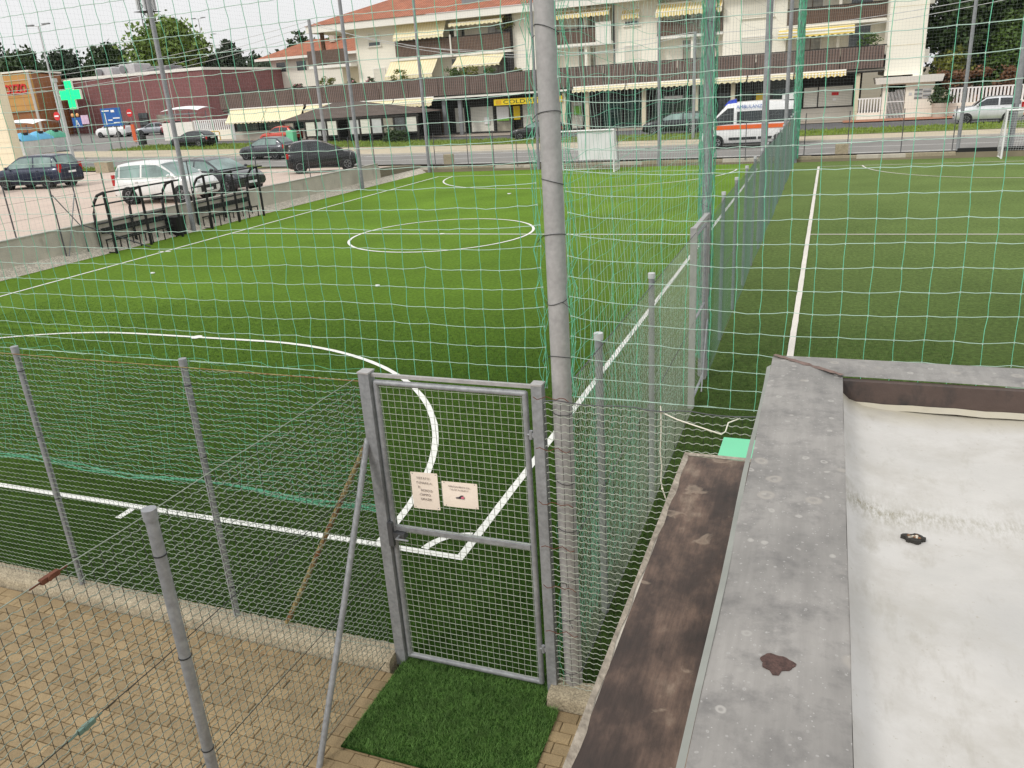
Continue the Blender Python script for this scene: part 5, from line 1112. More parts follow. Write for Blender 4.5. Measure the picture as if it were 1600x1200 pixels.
# left shop corner with dark glass and grey plinth
P_('plinth', 'concrete_light', [(-52.3, -43.9, 62.3, 62.6, .8, 2.0)]); P_('dark_window', 'shop_glass', [(-52.0, -43.9, 62.4, 62.5, 2.02, 3.7)]); P_('window_posts', 'dark_frame', [(x_, x_ + .1, 62.3, 62.39, 2.0, 3.75) for x_ in (-52.3, -49.5, -46.7, -44.0)])
P_('return_wall', 'light_grey', [(-52.8, -52.32, 62.3, 67, .8, 3.97)])

# gatehouse
gh = thing('gatehouse', 'cream entrance pavilion with white barred gate and flat roof', 'building', (8.2, 62.8, .5))
gzx = gz(8, 62)
for x0, x1 in ((6.6, 6.95), (8.12, 10.0)): MB().box(x0, x1, 62, 64.4, gzx, 2.98).build('wall', m_['cream'], gh)
MB().box(6.95, 8.12, 62, 62.3, 2.9, 2.98).build('lintel', m_['cream'], gh); MB().box(6.95, 8.12, 64.2, 64.4, gzx, 2.9).build('back_wall', m_['curtain_glass'], gh)
MB().hexa([(6.1, 61.5, 2.99), (10.4, 61.5, 2.99), (10.4, 64.9, 2.99), (6.1, 64.9, 2.99), (6.0, 61.4, 3.42), (10.5, 61.4, 3.46), (10.5, 65, 3.46), (6.0, 65, 3.42)]).build('roof_slab', m_['trim_white'], gh)
bg_ = MB(); [bg_.box(6.98 + i * .094, 7.01 + i * .094, 61.93, 61.97, gzx + .08, 2.55 - .12 * (i < 5)) for i in range(12)]; bg_.box(6.96, 8.1, 61.92, 61.98, gzx + .3, gzx + .36); bg_.box(6.96, 8.1, 61.92, 61.98, 1.7, 1.76); bg_.build('barred_gate', m_['white_paint'], gh)
for i in range(5):
    for j in range(2): MB().box(8.72 + j * .56, 9.24 + j * .56, 61.96, 61.998, 1.85 + i * .14, 1.96 + i * .14).build('letterbox', m_['light_grey'] if (i + j) % 2 else m_['mid_grey'], gh)
MB().box(8.35, 8.55, 61.97, 61.998, 2.1, 2.3).build('intercom', m_['light_grey'], gh)
def bar_fence(label, x0, x1, y, z0, h, step, bw, base):
    t = thing('railing', label, 'railing', ((x0 + x1) / 2, y, z0)); MB().box(x0, x1, y - .1, y + .1, z0, z0 + base).build('plinth', m_['cream'], t)
    MB().box(x0, x1, y - .04, y + .04, z0 + base + h, z0 + base + h + .08).build('top_rail', m_['white_paint'], t); x = x0 + step / 2
    while x < x1 - bw: MB().box(x, x + bw, y - .035, y + .035, z0 + base + .002, z0 + base + h - .002).build('bar', m_['white_paint'], t); x += step
    return t
bar_fence('short white railing between the shops and the gatehouse', 4.95, 6.55, 62.1, gz(6, 62), .95, .2, .09, .55)
bar_fence('long white concrete railing in front of the evergreen hedge', 10.9, 19.5, 62.0, gz(12, 62), .95, .225, .12, .95)
MB_ = MB().box(10.05, 10.9, 61.95, 62.2, gz(10, 62), 2.2); tag(MB_.build('boundary_wall', m_['cream_shade']), 'short cream wall between gatehouse and white railing', 'wall')
sheet('brick_pavement', 4.0, 22, 59.4, 61.9, 'terracotta', .09, 10, 2)

# ------------------------------------------------------------------ leaves and trees
def foliage(center, radii, nclump, nleaf, leaf, seedv, clump=.3, flat_bottom=-.9, shape='ellipsoid'):
    rs = np.random.default_rng(seedv); C_ = []
    while len(C_) < nclump:
        p = rs.normal(0, 1, 3); p /= np.linalg.norm(p); p *= rs.uniform(.35, 1) ** .6
        if shape == 'cone': h = rs.uniform(0, 1); a = rs.uniform(0, 6.28); rr = (1 - h) ** .8 * rs.uniform(.5, 1); p = np.array([rr * math.cos(a), rr * math.sin(a), -1 + 2 * h])
        if shape == 'box': p = rs.uniform(-1, 1, 3); q = rs.integers(0, 3); p[q] = np.sign(p[q]) * rs.uniform(.75, 1)
        if p[2] < flat_bottom: continue
        C_.append(p)
    C_ = np.array(C_) * radii; V = []
    for c in C_:
        s = clump * rs.uniform(.6, 1.35) * np.mean(radii); q = rs.normal(0, .5, (nleaf, 3)) * s * np.array([1, 1, .7]); V.append(c + q)
    Pn = np.concatenate(V) + np.array(center); n = len(Pn); a = rs.normal(0, 1, (n, 3)); a /= np.linalg.norm(a, axis=1)[:, None]; b = np.cross(a, rs.normal(0, 1, (n, 3))); b /= np.linalg.norm(b, axis=1)[:, None]
    s = leaf * rs.uniform(.6, 1.4, (n, 1)); Q = np.stack([Pn - a * s, Pn + b * s * .55, Pn + a * s, Pn - b * s * .55], 1).reshape(-1, 3); F = np.arange(4 * n).reshape(-1, 4); return Q, F
def tree(name, label, x, y, zg, h, rx, rz_, mat, seedv, nclump=70, nleaf=45, leaf=.3, shape='ellipsoid', group=None, trunk=True, ry=None, cat='tree'):
    t = thing(name, label, cat, (x, y, zg), 0, group); rs = random.Random(seedv); cz = zg + h - rz_
    if trunk:
        tr = MB(); r0 = .05 + h * .018; tr.path([(x, y, zg - .2), (x + rs.uniform(-.2, .2), y, zg + h * .3), (x + rs.uniform(-.3, .3), y + rs.uniform(-.2, .2), zg + h * .6), (x + rs.uniform(-.2, .2), y, zg + h * .9)], r0, 8, [r0 * 1.2, r0, r0 * .7, r0 * .2]); to = tr.build('trunk', m_['bark'], t)
        for k in range(6):
            a = rs.uniform(0, 6.28); zz = zg + h * rs.uniform(.3, .7); e = (x + math.cos(a) * rx * .7, y + math.sin(a) * rx * .7, zz + h * rs.uniform(.08, .2)); MB().path([(x, y, zz), ((x + e[0]) / 2, (y + e[1]) / 2, zz + h * .04), e], r0 * .4, 6, [r0 * .5, r0 * .35, r0 * .1]).build('limb', m_['bark'], to)
    V, F = foliage((x, y, cz), (rx, ry or rx, rz_), nclump, nleaf, leaf, seedv, shape=shape); np_obj('crown', V, F, m_[mat], t, 'stuff'); return t
bt = 'trees behind the supermarket'
gl = lambda x, y: gz(max(x, -130), min(y, 110)) - .06
tree('conifer', 'tall broad light green tree rising highest behind the red hall', -101.5, 110, gl(-101, 110), 15.9, 6.2, 6.0, 'leaf_light', 31, 170, 60, .42, 'ellipsoid', bt)
tree('broadleaf_tree', 'round dark tree left of the rooftop ventilation units', -115.6, 110, gl(-115, 110), 13.0, 3.6, 3.6, 'leaf_dark', 32, 80, 45, .38, group=bt)
tree('broadleaf_tree', 'dark spreading tree directly right of the orange panels', -122.5, 108, gl(-122, 108), 12.6, 3.6, 4.2, 'leaf_pine', 33, 80, 45, .38, group=bt)
tree('broadleaf_tree', 'dark tree above the red shop lettering at the left edge', -136, 110, gl(-130, 110), 13.4, 4.0, 3.6, 'leaf_dark', 34, 80, 45, .4, group=bt)
tree('broadleaf_tree', 'dark blue green tree cut by the left edge', -146, 112, gl(-130, 110), 14.0, 5.0, 4.5, 'leaf_pine', 35, 80, 45, .4, group=bt)
tree('conifer', 'dark pointed tree right of the tall light green tree', -91.2, 112, gl(-91, 110), 12.0, 3.6, 3.6, 'leaf_pine', 36, 80, 45, .36, 'cone', bt)
tree('conifer', 'small dark conifer between the light green tree and pointed tree', -95.2, 114, gl(-95, 110), 11.0, 3.4, 3.4, 'leaf_pine', 37, 70, 40, .36, group=bt)
for i, (x, y, h, r_) in enumerate(((-150, 200, 17, 9), (-195, 190, 17, 9), (-172, 210, 16, 8), (-120, 190, 15, 7), (-214, 180, 18, 9))):
    tree('far_tree', ['hazy far tree at the gap right of the pointed tree', 'hazy far tree beyond the orange panels', 'hazy far tree behind the street lamp', 'hazy far tree left of the tiled house', 'hazy far tree at the far left horizon'][i], x, y, 2, h, r_, h * .35, 'leaf_far', 40 + i, 60, 35, .7, group='far trees on the horizon')
tree('broadleaf_tree', 'bushy tree behind the small tiled house', -62.0, 101, 1.6, 12.4, 2.6, 2.2, 'leaf_mid', 50, 50, 40, .3, group='trees behind the tiled house')
tree('broadleaf_tree', 'dark tree left of the small tiled house', -76.5, 112, 1.6, 13.0, 2.6, 2.6, 'leaf_dark', 51, 50, 40, .32, group='trees behind the tiled house')
ev = 'evergreens behind the white railing'
tree('evergreen', 'tall dark evergreen right beside the cream gable', 11.6, 66.5, .5, 11.5, 2.2, 5.3, 'leaf_dark', 60, 170, 60, .20, 'ellipsoid', ev)
tree('evergreen', 'tall dark evergreen in the middle behind the railing', 14.4, 68, .5, 12.5, 2.8, 5.8, 'leaf_dark', 61, 190, 60, .20, 'ellipsoid', ev)
tree('evergreen', 'dark evergreen at the right picture edge', 18.0, 67.5, .5, 10.5, 2.8, 5.0, 'leaf_pine', 62, 170, 60, .20, 'ellipsoid', ev)
tree('shrub', 'lighter green pointed shrub in front of the dark evergreens', 14.8, 64.6, .5, 6.6, 1.5, 3.0, 'leaf_mid', 63, 100, 50, .15, 'cone', ev, cat='shrub')
tree('shrub', 'olive green bush beside the cream gable wall', 11.2, 64.6, .5, 5.0, 1.1, 2.0, 'leaf_olive', 64, 70, 45, .14, 'ellipsoid', ev, cat='shrub')
tree('shrub', 'dark clipped evergreen bush at the right behind the railing', 17.2, 64.4, .5, 5.2, 1.8, 2.3, 'leaf_dark', 66, 90, 50, .15, 'ellipsoid', ev, cat='shrub')
hd = thing('dry_hedge', 'reddish brown dry hedge just above the white railing', 'hedge', (12.8, 63.2, .5)); V, F = foliage((12.7, 63.3, 2.3), (2.3, .7, 1.25), 120, 45, .12, 65, .22, -1.1, 'box'); np_obj('leaves', V, F, m_['leaf_brown'], hd, 'stuff'); V, F = foliage((12.9, 63.6, 1.6), (6, .6, 1.1), 120, 40, .13, 67, .12, -1.1, 'box'); np_obj('lower_leaves', V, F, m_['leaf_dark'], hd, 'stuff')
bh = thing('brick_house', 'orange brick house corner showing behind the evergreens', 'building', (20, 78, .5)); MB().box(15.9, 26, 76, 86, .5, 11.5).build('wall', M('brick_orange', (176, 112, 74), .9, 0, .15, 1, .3, 10, .2, 6), bh); MB().box(15.2, 27, 75, 87, 11.5, 12.0).build('roof_edge', m_['cream_shade'], bh); MB().box(17.0, 21, 75.96, 76, 8.3, 10.8).build('dark_opening', m_['dark_recess'], bh)
# balcony plants and planters
def potted(label, x, y, z, r_, mat, seedv, flower=None, pot=True, group='balcony plants'):
    t = thing('potted_plant', label, 'plant', (x, y, z), 0, group)
    if pot: MB().tube((x, y, z), (x, y, z + .3), .16, .2, 10).build('pot', m_['terracotta'], t)
    V, F = foliage((x, y, z + .3 + r_ * .7), (r_, r_ * .7, r_ * .75), 22, 30, .07, seedv, .35); np_obj('leaves', V, F, m_[mat], t, 'stuff')
    if flower: V, F = foliage((x, y - .1, z + .3 + r_ * .8), (r_ * .9, r_ * .6, r_ * .6), 12, 14, .06, seedv + 1, .3); np_obj('blossom', V, F, m_[flower], t, 'stuff')
for i, (x, z, r_, mat, fl, lb) in enumerate(((-41.2, 5.1, .75, 'leaf_olive', None, 'bushy yellow green plant at the left end of the brown band'), (-44.6, 5.1, .5, 'leaf_dark', 'flower_pink', 'pink flowering plant at the far left of the brown band'), (-33.6, 5.1, .8, 'leaf_olive', None, 'light green bush under the lower left awning'),
        (-36.6, 5.1, .5, 'leaf_dark', 'flower_pink', 'pink flowers below the shuttered first floor window'), (-38.6, 5.1, .45, 'leaf_mid', 'flower_pink', 'small pink flowering plant by the cream corner'), (-28.2, 5.1, .8, 'leaf_mid', None, 'leafy plant at the left under the second awning'), (-26.6, 5.1, .75, 'leaf_olive', None, 'leafy plant in the middle under the second awning'), (-24.8, 5.1, .6, 'leaf_mid', None, 'leafy plant at the right under the second awning'),
        (-22.2, 5.1, .4, 'leaf_olive', None, 'small plant on the terrace before the narrow windows'), (5.3, 5.3, .75, 'leaf_mid', None, 'bright green bush on the right end of the brown band'), (-24.2, 8.8, .8, 'leaf_olive', None, 'tall plant at the right end of the upper balcony'))):
    potted(lb, x, 62.9 if z < 8 else 65.7, z, r_, mat, 70 + 2 * i, fl)
pl = thing('planter', 'round grey concrete planter with a shrub beside the gatehouse', 'planter', (10.35, 61.2, gz(10, 61))); zp = gz(10, 61) + .09
MB().tube((10.4, 61.2, zp), (10.4, 61.2, zp + .95), .42, .58, 16).build('tub', m_['concrete'], pl); V, F = foliage((10.4, 61.2, zp + 1.25), (.75, .6, .5), 40, 30, .08, 90, .35); np_obj('shrub', V, F, m_['leaf_dark'], pl, 'stuff'); V, F = foliage((10.0, 61.2, zp + 1.7), (.22, .22, .4), 14, 24, .07, 91, .4); np_obj('shrub_tip', V, F, m_['leaf_dark'], pl, 'stuff')
vb = thing('verge_bush', 'low dark green bush on the grass verge before the gazebo', 'shrub', (-30.6, 55.6, .6)); V, F = foliage((-30.6, 55.6, 1.1), (1.3, .6, .6), 50, 30, .09, 95, .3); np_obj('leaves', V, F, m_['leaf_dark'], vb, 'stuff')

# ------------------------------------------------------------------ gazebo bar
gb_ = thing('gazebo', 'dark timber gazebo with grey hipped shingle roof before the shops', 'gazebo', (-36, 59, .9)); zg_ = gz(-36, 59) + .03
MB().add([(-43.0, 57.0, 2.85), (-29.0, 57.0, 2.95), (-29.0, 61.9, 2.95), (-43.0, 61.9, 2.85), (-38.8, 59.6, 4.15), (-36.2, 59.6, 4.15)], [(0, 1, 5, 4), (1, 2, 5), (2, 3, 4, 5), (3, 0, 4)]).build('roof', m_['shingle'], gb_)
MB().box(-42.9, -29.1, 57.05, 57.2, 2.72, 2.86).box(-42.9, -42.75, 57.2, 61.8, 2.70, 2.84).build('fascia_board', m_['dark_frame'], gb_)
for i in range(13):
    x = -42.7 + i * 1.118; MB().box(x - .07, x + .07, 57.1, 57.25, zg_, 2.72).build('post', m_['dark_frame'], gb_)
    if i < 12 and i not in (1, 5):
        mt_ = ['curtain_glass', 'win_glass', 'shutter', 'light_grey', 'shutter', 'dark_recess', 'light_grey', 'shutter', 'light_grey', 'curtain_glass', 'win_glass', 'shutter'][i]
        MB().box(x + .1, x + 1.02, 57.15, 57.2, zg_ + .62, 2.66).build('panel', m_[mt_], gb_); MB().box(x + .1, x + 1.02, 57.12, 57.2, zg_ + .5, zg_ + .6).build('rail', m_['dark_frame'], gb_)
        if i in (3, 9, 10): MB().box(x + .1, x + 1.02, 57.10, 57.14, 1.9, 2.0).build('mid_rail', m_['dark_frame'], gb_); MB().box(x + .5, x + .6, 57.10, 57.14, zg_ + .6, 1.89).build('mid_post', m_['dark_frame'], gb_)
MB().box(-42.6, -29.3, 61.5, 61.7, zg_, 2.8).build('back_wall', m_['dark_recess'], gb_)
tag(MB().cbox(-41.9, -41.2, 56.2, 56.8, gz(-41, 56) + .02, 2.1, .05).build('green_container', m_['mint']), 'small green waste container at the left front of the gazebo', 'bin')

# ------------------------------------------------------------------ supermarket side
rh = thing('brick_hall', 'long red brick supermarket hall with a white roof edge', 'building', (-83, 85, 1.8)); zr = 1.7
MB().box(-96, -69.8, 80, 125, zr, 8.9).build('front_block', m_['red_brick'], rh)
MB().box(-96.1, -69.7, 79.85, 79.98, 8.9, 9.25).box(-69.78, -69.65, 80, 125, 8.9, 9.2).build('roof_edge', m_['trim_white'], rh)
for i in range(5): MB().box(-94 + i * 4.6, -93.9 + i * 4.6, 79.96, 79.995, zr, 8.85).build('panel_joint', m_['concrete_light'], rh)
for x, w_ in ((-86.6, 1.5), (-81.6, 1.6)): o = MB().box(x, x + w_, 79.9, 79.97, zr + .2, 4.3).build('window', m_['dark_frame'], rh); [MB().box(x + .1, x + w_ - .1, 79.86, 79.898, zr + .3 + k * .85, zr + .95 + k * .85).build('pane', m_['win_glass'], o) for k in range(3)]
MB().box(-78.6, -76.4, 79.9, 79.97, zr, 4.0).build('glass_door', m_['curtain_glass'], rh)
ob = thing('supermarket_front', 'orange panelled supermarket front with red lettering', 'building', (-90, 72, 2)); zo = 1.9
MB().box(-99, -89.2, 71.6, 71.88, zo + 3.6, 9.9).build('upper_front', m_['orange_panel'], ob); MB().prism([(-89.19, 71.9), (-93.5, 79.9), (-98, 79.9), (-98, 72.0)], zo, 9.8).build('side_bay', m_['orange_dark'], ob)
MB().box(-99, -94.5, 72.0, 79, zo, zo + 3.58).build('glazed_entrance', m_['dark_recess'], ob); MB().box(-89.6, -89.2, 71.5, 71.59, zo, 9.94).build('corner_trim', m_['concrete_light'], ob)
for k in range(4): MB().box(-99, -89.62, 71.585, 71.598, 6.1 + k * .95, 6.14 + k * .95).build('panel_joint', m_['orange_dark'], ob)
for k in range(3): MB().box(-96.4 + k * 2.6, -96.36 + k * 2.6, 71.58, 71.598, zo + 3.6, 9.88).build('panel_joint', m_['concrete_light'], ob)
MB().prism([(-99.1, 71.4), (-88.95, 71.4), (-93.2, 79.9), (-99.1, 79.9)], 9.95, 10.15).build('roof_edge', m_['cream'], ob)
text('lettering', 'OZZO', 1.55, m_['red'], ob, (-94.0, 71.5, 7.55), (R(90), 0, 0), .06, 'LEFT', 3.9, .035)
cp = thing('cream_pylon', 'tall cream clad building corner at the left picture edge', 'building', (-53, 35.7, .8))
MB().box(-56.5, -49.5, 35.4, 36.1, .8, 7.4).build('wall', m_['cream_warm'], cp)
for k in range(8): MB().box(-56.5, -49.52, 35.385, 35.398, 1.5 + k * .75, 1.52 + k * .75).build('cladding_joint', m_['cream_shade'], cp)
# trolley shelters
def shelter(label, x0, x1, y, z, tz):
    t = thing('trolley_shelter', label, 'shelter', ((x0 + x1) / 2, y, z)); MB().grid(lambda u, v: (x0 + (x1 - x0) * u, y - 1.6 + 3.2 * v, tz - .55 * (1 - math.sin(math.pi * (.12 + .76 * u)) ** .5) + .9 * math.sin(v * math.pi) * .3), 16, 8).build('white_canopy', m_['white_sheet'], t)
    MB().box(x0 + .2, x1 - .2, y - 1.62, y - 1.56, tz - .62, tz - .48).build('front_rail', m_['mid_grey'], t)
    for x in (x0 + .3, (x0 + x1) / 2, x1 - .3): MB().tube((x, y, z), (x, y, tz - .3), .06, n=8).build('post', m_['mid_grey'], t)
    MB().box(x0 + .4, x1 - .4, y + .5, y + .55, z + .3, z + 1.3).build('trolley_rail', m_['light_grey'], t)
shelter('white domed trolley shelter in front of the orange supermarket', -76.4, -70.5, 56.5, gz(-73, 56), 4.2); shelter('white domed trolley shelter in front of the red brick hall', -68.5, -63.1, 71.5, gz(-66, 71), 4.5)
# recycling bells
for i, (x, y, mt_, lb) in enumerate(((-64.3, 48.4, 'blue_bin', 'light blue recycling bell, left of the row of three'), (-64.8, 50.4, 'blue_bin', 'light blue recycling bell, middle of the row of three'), (-65.2, 52.4, 'green_bin', 'green recycling bell at the right end of the row'))):
    z = gz(x, y); t = thing('recycling_bell', lb, 'container', (x, y, z), 0, 'recycling containers'); MB().hexa([(x - .8, y - .85, z + .05), (x + .8, y - .85, z + .05), (x + .8, y + .85, z + .05), (x - .8, y + .85, z + .05), (x - .85, y - .9, z + 1.25), (x + .85, y - .9, z + 1.25), (x + .85, y + .9, z + 1.25), (x - .85, y + .9, z + 1.25)]).build('grey_tub', m_['light_grey'], t)
    MB().grid(lambda u, v: (x - .88 + 1.76 * u, y - .92 + 1.84 * v, z + 1.26 + .72 * (math.sin(math.pi * u) * math.sin(math.pi * (.06 + .88 * v))) ** .45), 10, 10).build('lid', m_[mt_], t); MB().box(x + .3, x + .62, y - .3, y + .1, z + 1.75, z + 1.98).build('slot', m_['trim_black'], t)
# pharmacy cross on its pole
px, py = -54.1, 44.2; zc_ = gz(px, py); ph_ = thing('pharmacy_sign', 'glowing green pharmacy cross on a pale pole', 'sign', (px, py, zc_))
MB().path([(px, py, zc_), (px, py, zc_ + 3.0), (px, py, zc_ + 6.0)], .14, 10, [.15, .13, .11]).build('pole', m_['light_grey'], ph_); MB().box(px - .14, px + .14, py - .14, py + .14, zc_ + 5.9, zc_ + 6.2).build('pole_head', m_['light_grey'], ph_)
ox, oz = px + 1.35, zc_ + 4.9; a = .34; b = 1.02
crs = [(-a, -b), (a, -b), (a, -a), (b, -a), (b, a), (a, a), (a, b), (-a, b), (-a, a), (-b, a), (-b, -a), (-a, -a)]
MB().yprism([(ox + x, oz + z) for x, z in crs], py - .10, py - .06).build('cross_face', m_['cross_green'], ph_); MB().yprism([(ox + x * 1.06, oz + z * 1.06) for x, z in crs], py - .055, py + .1).build('cross_box', m_['trim_white'], ph_); MB().box(px, ox - b * .9, py - .04, py + .04, oz - .05, oz + .05).build('arm', m_['light_grey'], ph_)
# direction sign, advertising board, no entry sign, bollard lights
bs = thing('direction_sign', 'blue road direction sign on two grey posts', 'sign', (-57.9, 52.2, gz(-58, 52)))
for x in (-58.3, -57.2): MB().tube((x, 52.3, gz(x, 52)), (x, 52.3, 4.8), .06, n=8).build('post', m_['mid_grey'], bs)
bp_ = MB().box(-58.5, -56.2, 52.14, 52.2, 3.38, 4.92).build('blue_panel', m_['blue'], bs)
for b_ in ((-58.35, -57.5, 52.12, 52.135, 4.65, 4.75), (-58.1, -58.02, 52.12, 52.135, 3.5, 4.5), (-57.8, -57.3, 52.12, 52.135, 3.85, 3.95), (-57.2, -56.4, 52.12, 52.135, 4.0, 4.1), (-57.2, -56.5, 52.12, 52.135, 3.6, 3.7), (-57.3, -56.9, 52.12, 52.135, 4.55, 4.75)): MB().box(*b_).build('white_marking', m_['white_sheet'], bp_)
ad = thing('billboard', 'blue and pink board with a letter A beside the cross', 'sign', (-72, 62, gz(-72, 62))); zad = 1.3
for x in (-72.7, -71.2): MB().tube((x, 62.1, gz(x, 62)), (x, 62.1, 4.3), .06, n=8).build('post', m_['mid_grey'], ad)
pn = MB().box(-73.2, -71.9, 62, 62.06, 3.3, 4.3).build('blue_panel', m_['blue'], ad); MB().box(-71.88, -70.9, 62, 62.06, 3.6, 4.5).build('pink_panel', M('pale_pink', (226, 196, 220), .6), ad); text('lettering', 'A', .95, m_['white_sheet'], pn, (-72.85, 61.98, 3.42), (R(90), 0, 0), .01)
for k in range(2): MB().sphere((-73.0 + k * .7, 62, 4.55), .2, .1, .2, 10, 8).build('lamp', M('amber', (240, 176, 110), .5), ad)
ne = thing('no_entry_sign', 'small round red no entry sign before the orange wall', 'sign', (-70.6, 58, gz(-70, 58))); zn = gz(-70.6, 58); MB().tube((-70.6, 58, zn), (-70.6, 58, zn + 3.3), .04, n=8).build('post', m_['mid_grey'], ne); MB().tube((-70.6, 57.93, zn + 3.0), (-70.6, 57.97, zn + 3.0), .42, n=18).build('disc', m_['red'], ne); MB().box(-70.88, -70.32, 57.90, 57.925, zn + 2.93, zn + 3.07).build('white_bar', m_['white_sheet'], ne)
ne = thing('no_entry_sign', 'round red no entry sign right of the blue direction sign', 'sign', (-63.0, 60, gz(-61, 60))); zn = gz(-63.0, 60); MB().tube((-63.0, 60, zn), (-63.0, 60, zn + 3.3), .04, n=8).build('post', m_['mid_grey'], ne); MB().tube((-63.0, 59.93, zn + 3.0), (-63.0, 59.97, zn + 3.0), .38, n=18).build('disc', m_['red'], ne); MB().box(-63.26, -62.74, 59.90, 59.925, zn + 2.94, zn + 3.06).build('white_bar', m_['white_sheet'], ne); MB().box(-63.2, -62.8, 59.92, 60.02, zn + .2, zn + 1.9).build('orange_panel', M('orange_post', (214, 98, 52), .6), ne)
lb_ = thing('litter_bin', 'small dark litter bin right of the blue direction sign', 'bin', (-55.6, 53.4, gz(-55.6, 53.4))); zl = gz(-55.6, 53.4); MB().tube((-55.6, 53.4, zl), (-55.6, 53.4, zl + .5), .04, n=8).build('post', m_['mid_grey'], lb_); MB().cbox(-55.9, -55.3, 53.2, 53.6, zl + .4, zl + 1.2, .05).build('body', m_['trim_black'], lb_)
# wall and railing between hall and shops
bar_fence('white concrete railing on a yellowish wall before the red hall', -58.35, -52.9, 63.5, gz(-56, 63), .95, .26, .12, .95)
yb = thing('hoop_barrier', 'yellow steel hoop barrier before the yellowish wall', 'barrier', (-54.8, 62.0, gz(-54, 62))); zy = gz(-54.8, 62); MB().path([(-55.6, 62, zy), (-55.6, 62, zy + .8), (-55.5, 62, zy + .9), (-54.1, 62, zy + .9), (-54.0, 62, zy + .8), (-54.0, 62, zy)], .05, 8).build('hoop', M('hoop_yellow', (196, 156, 40), .5), yb)
tag(MB().box(-62.4, -58.45, 63.4, 63.7, gz(-60, 63), gz(-60, 63) + 1.8).build('white_fence', m_['trim_white']), 'plain white fence panel left of the railing before the hall', 'fence')
# rooftop ventilation
for i, (x, w_, h_, lb) in enumerate(((-90.5, 3.0, 1.5, 'left grey ventilation unit on the red hall roof'), (-86.2, 2.6, 1.7, 'round duct ventilation unit on the red hall roof'), (-81.5, 3.2, 1.1, 'low dark ventilation unit on the red hall roof'))):
    t = thing('ventilation_unit', lb, 'ventilation', (x, 84, 8.9), 0, 'rooftop ventilation'); MB().cbox(x, x + w_, 83, 86, 8.9, 8.9 + h_, .1).build('casing', m_['light_grey' if i < 2 else 'mid_grey'], t); MB().tube((x + w_ * .3, 82.9, 8.9 + h_ * .6), (x + w_ * .3, 82.7, 8.9 + h_ * .6), .5, n=16).build('duct', m_['mid_grey'], t)
# small tiled house behind
th = thing('tiled_house', 'small cream house with orange tiled roof behind the shops', 'building', (-64, 98, 1.6))
MB().box(-71.5, -56, 96, 106, 1.6, 10.2).build('wall', m_['cream'], th); MB().add([(-73, 94.6, 10.4), (-55, 94.6, 10.4), (-55, 107, 10.4), (-73, 107, 10.4), (-67, 100, 12.7), (-60, 100, 12.7)], [(0, 1, 5, 4), (1, 2, 5), (2, 3, 4, 5), (3, 0, 4), (0, 3, 2, 1)]).build('roof', m_['roof_tile'], th); MB().box(-73, -55, 94.5, 94.7, 10.1, 10.42).build('eaves', m_['trim_white'], th)
for k in range(4): MB().box(-70.5 + 3.4 * k, -69.0 + 3.4 * k, 95.95, 95.99, 8.6, 9.8).build('window', m_['win_glass'], th)
MB().box(-62.6, -61.8, 98, 98.8, 12, 13.4).build('chimney', m_['concrete'], th)

# ------------------------------------------------------------------ utility poles, cables, lamps, mast
up = tall_pole('utility_pole', -33.85, 50, 9.5, .13, 'grey utility pole carrying cables left of the apartment block', 0, 'galv', None, .6)
up2 = tall_pole('utility_pole', 22, 50, 9.2, .13, 'grey utility pole carrying cables at the far right', 0, 'galv', None, .4)
cb_ = thing('overhead_cables', 'overhead telephone cables sagging along the street', 'cables', (-20, 50, 6))
def cable(a, b, sag, r_=.018):
    MB().path([(a[0] + (b[0] - a[0]) * t, a[1] + (b[1] - a[1]) * t, a[2] + (b[2] - a[2]) * t - sag * 4 * t * (1 - t)) for t in np.linspace(0, 1, 22)], r_, 5).build('cable', m_['light_grey'], cb_)
cable((-33.85, 50, 10.0), (-5.3, 50, 6.9), 1.9); cable((-33.85, 50, 9.8), (-5.3, 50, 6.3), 1.3); cable((-33.85, 50, 10.0), (-90, 52, 8.6), 1.4); cable((-33.85, 50, 9.7), (-90, 52, 8.0), 1.8); cable((-33.85, 50, 9.2), (-90, 52, 7.4), 1.6)
cable((-5.3, 50, 6.9), (22, 50, 9.4), .9); cable((-5.3, 50, 6.3), (22, 50, 9.1), .8); cable((-5.3, 50, 7.0), (-35.2, 66, 8.9), .8)
tall_pole('utility_pole', -5.3, 50, 6.6, .10, 'short utility pole on the verge where the cables dip', 0, 'galv', None, .4)
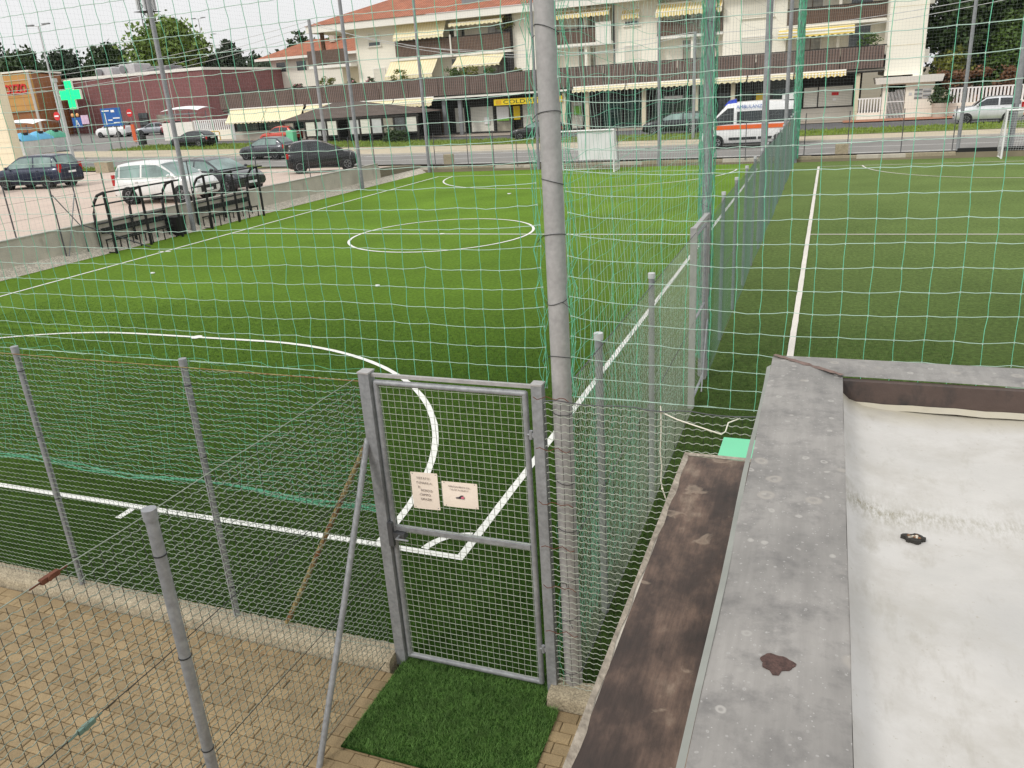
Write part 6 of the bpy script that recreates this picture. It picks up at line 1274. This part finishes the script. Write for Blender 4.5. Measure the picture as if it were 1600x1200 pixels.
def lamp(label, x, y, z, h):
    t = thing('street_lamp', label, 'street lamp', (x, y, z), 0, 'street lamps'); MB().path([(x, y, z), (x, y, z + h * .5), (x, y, z + h)], .08, 8, [.12, .09, .06]).build('pole', m_['light_grey'], t)
    for s in (1, -1): MB().tube((x, y, z + h), (x + s * 1.3, y, z + h + .1), .04, n=6).build('arm', m_['light_grey'], t); MB().box(x + s * 1.1 - .45, x + s * 1.1 + .45, y - .15, y + .15, z + h + .08, z + h + .2).build('lantern', m_['mid_grey'], t)
lamp('twin armed street lamp rising above the orange supermarket', -72.5, 60, gz(-72, 60), 11.6); lamp('twin armed street lamp beyond the light green tree', -107, 125, 1.8, 18.2); lamp('low twin armed street lamp behind the orange supermarket', -158, 140, 1.8, 13.2)
tw = thing('antenna_mast', 'lattice telephone mast rising behind the light green tree', 'mast', (-112, 118, 2)); 
for dx, dy in ((-1, -1), (1, -1), (1, 1), (-1, 1)): MB().tube((-112 + dx * 1.1, 118 + dy * 1.1, 2), (-112 + dx * .55, 118 + dy * .55, 34), .09, n=6).build('leg', m_['mid_grey'], tw)
ltc = MB(); z = 2.
while z < 33:
    k0 = 1.1 - .55 * (z - 2) / 32; 
    for (ax, ay), (bx, by) in (((-1, -1), (1, -1)), ((1, -1), (1, 1)), ((1, 1), (-1, 1)), ((-1, 1), (-1, -1))): ltc.tube((-112 + ax * k0, 118 + ay * k0, z), (-112 + bx * k0, 118 + by * k0, z + 1.3), .045, n=4); ltc.tube((-112 + bx * k0, 118 + by * k0, z), (-112 + ax * k0, 118 + ay * k0, z + 1.3), .045, n=4)
    z += 1.3
ltc.build('lattice', m_['mid_grey'], tw, None, 'stuff'); MB().tube((-112, 118, 2), (-112, 118, 34), .12, n=8).build('cable_ladder', m_['galv_dark'], tw)
for z in (21.2, 24.2): 
    pfm = MB(); pfm.box(-113.6, -110.4, 116.4, 119.6, z, z + .08); pfm.build('platform', m_['galv_dark'], tw)
    for k in range(6): a = k * math.pi / 3; MB().box(-112 + 1.5 * math.cos(a) - .16, -112 + 1.5 * math.cos(a) + .16, 118 + 1.5 * math.sin(a) - .12, 118 + 1.5 * math.sin(a) + .12, z + .3, z + 2.4).build('antenna', m_['light_grey'], tw)
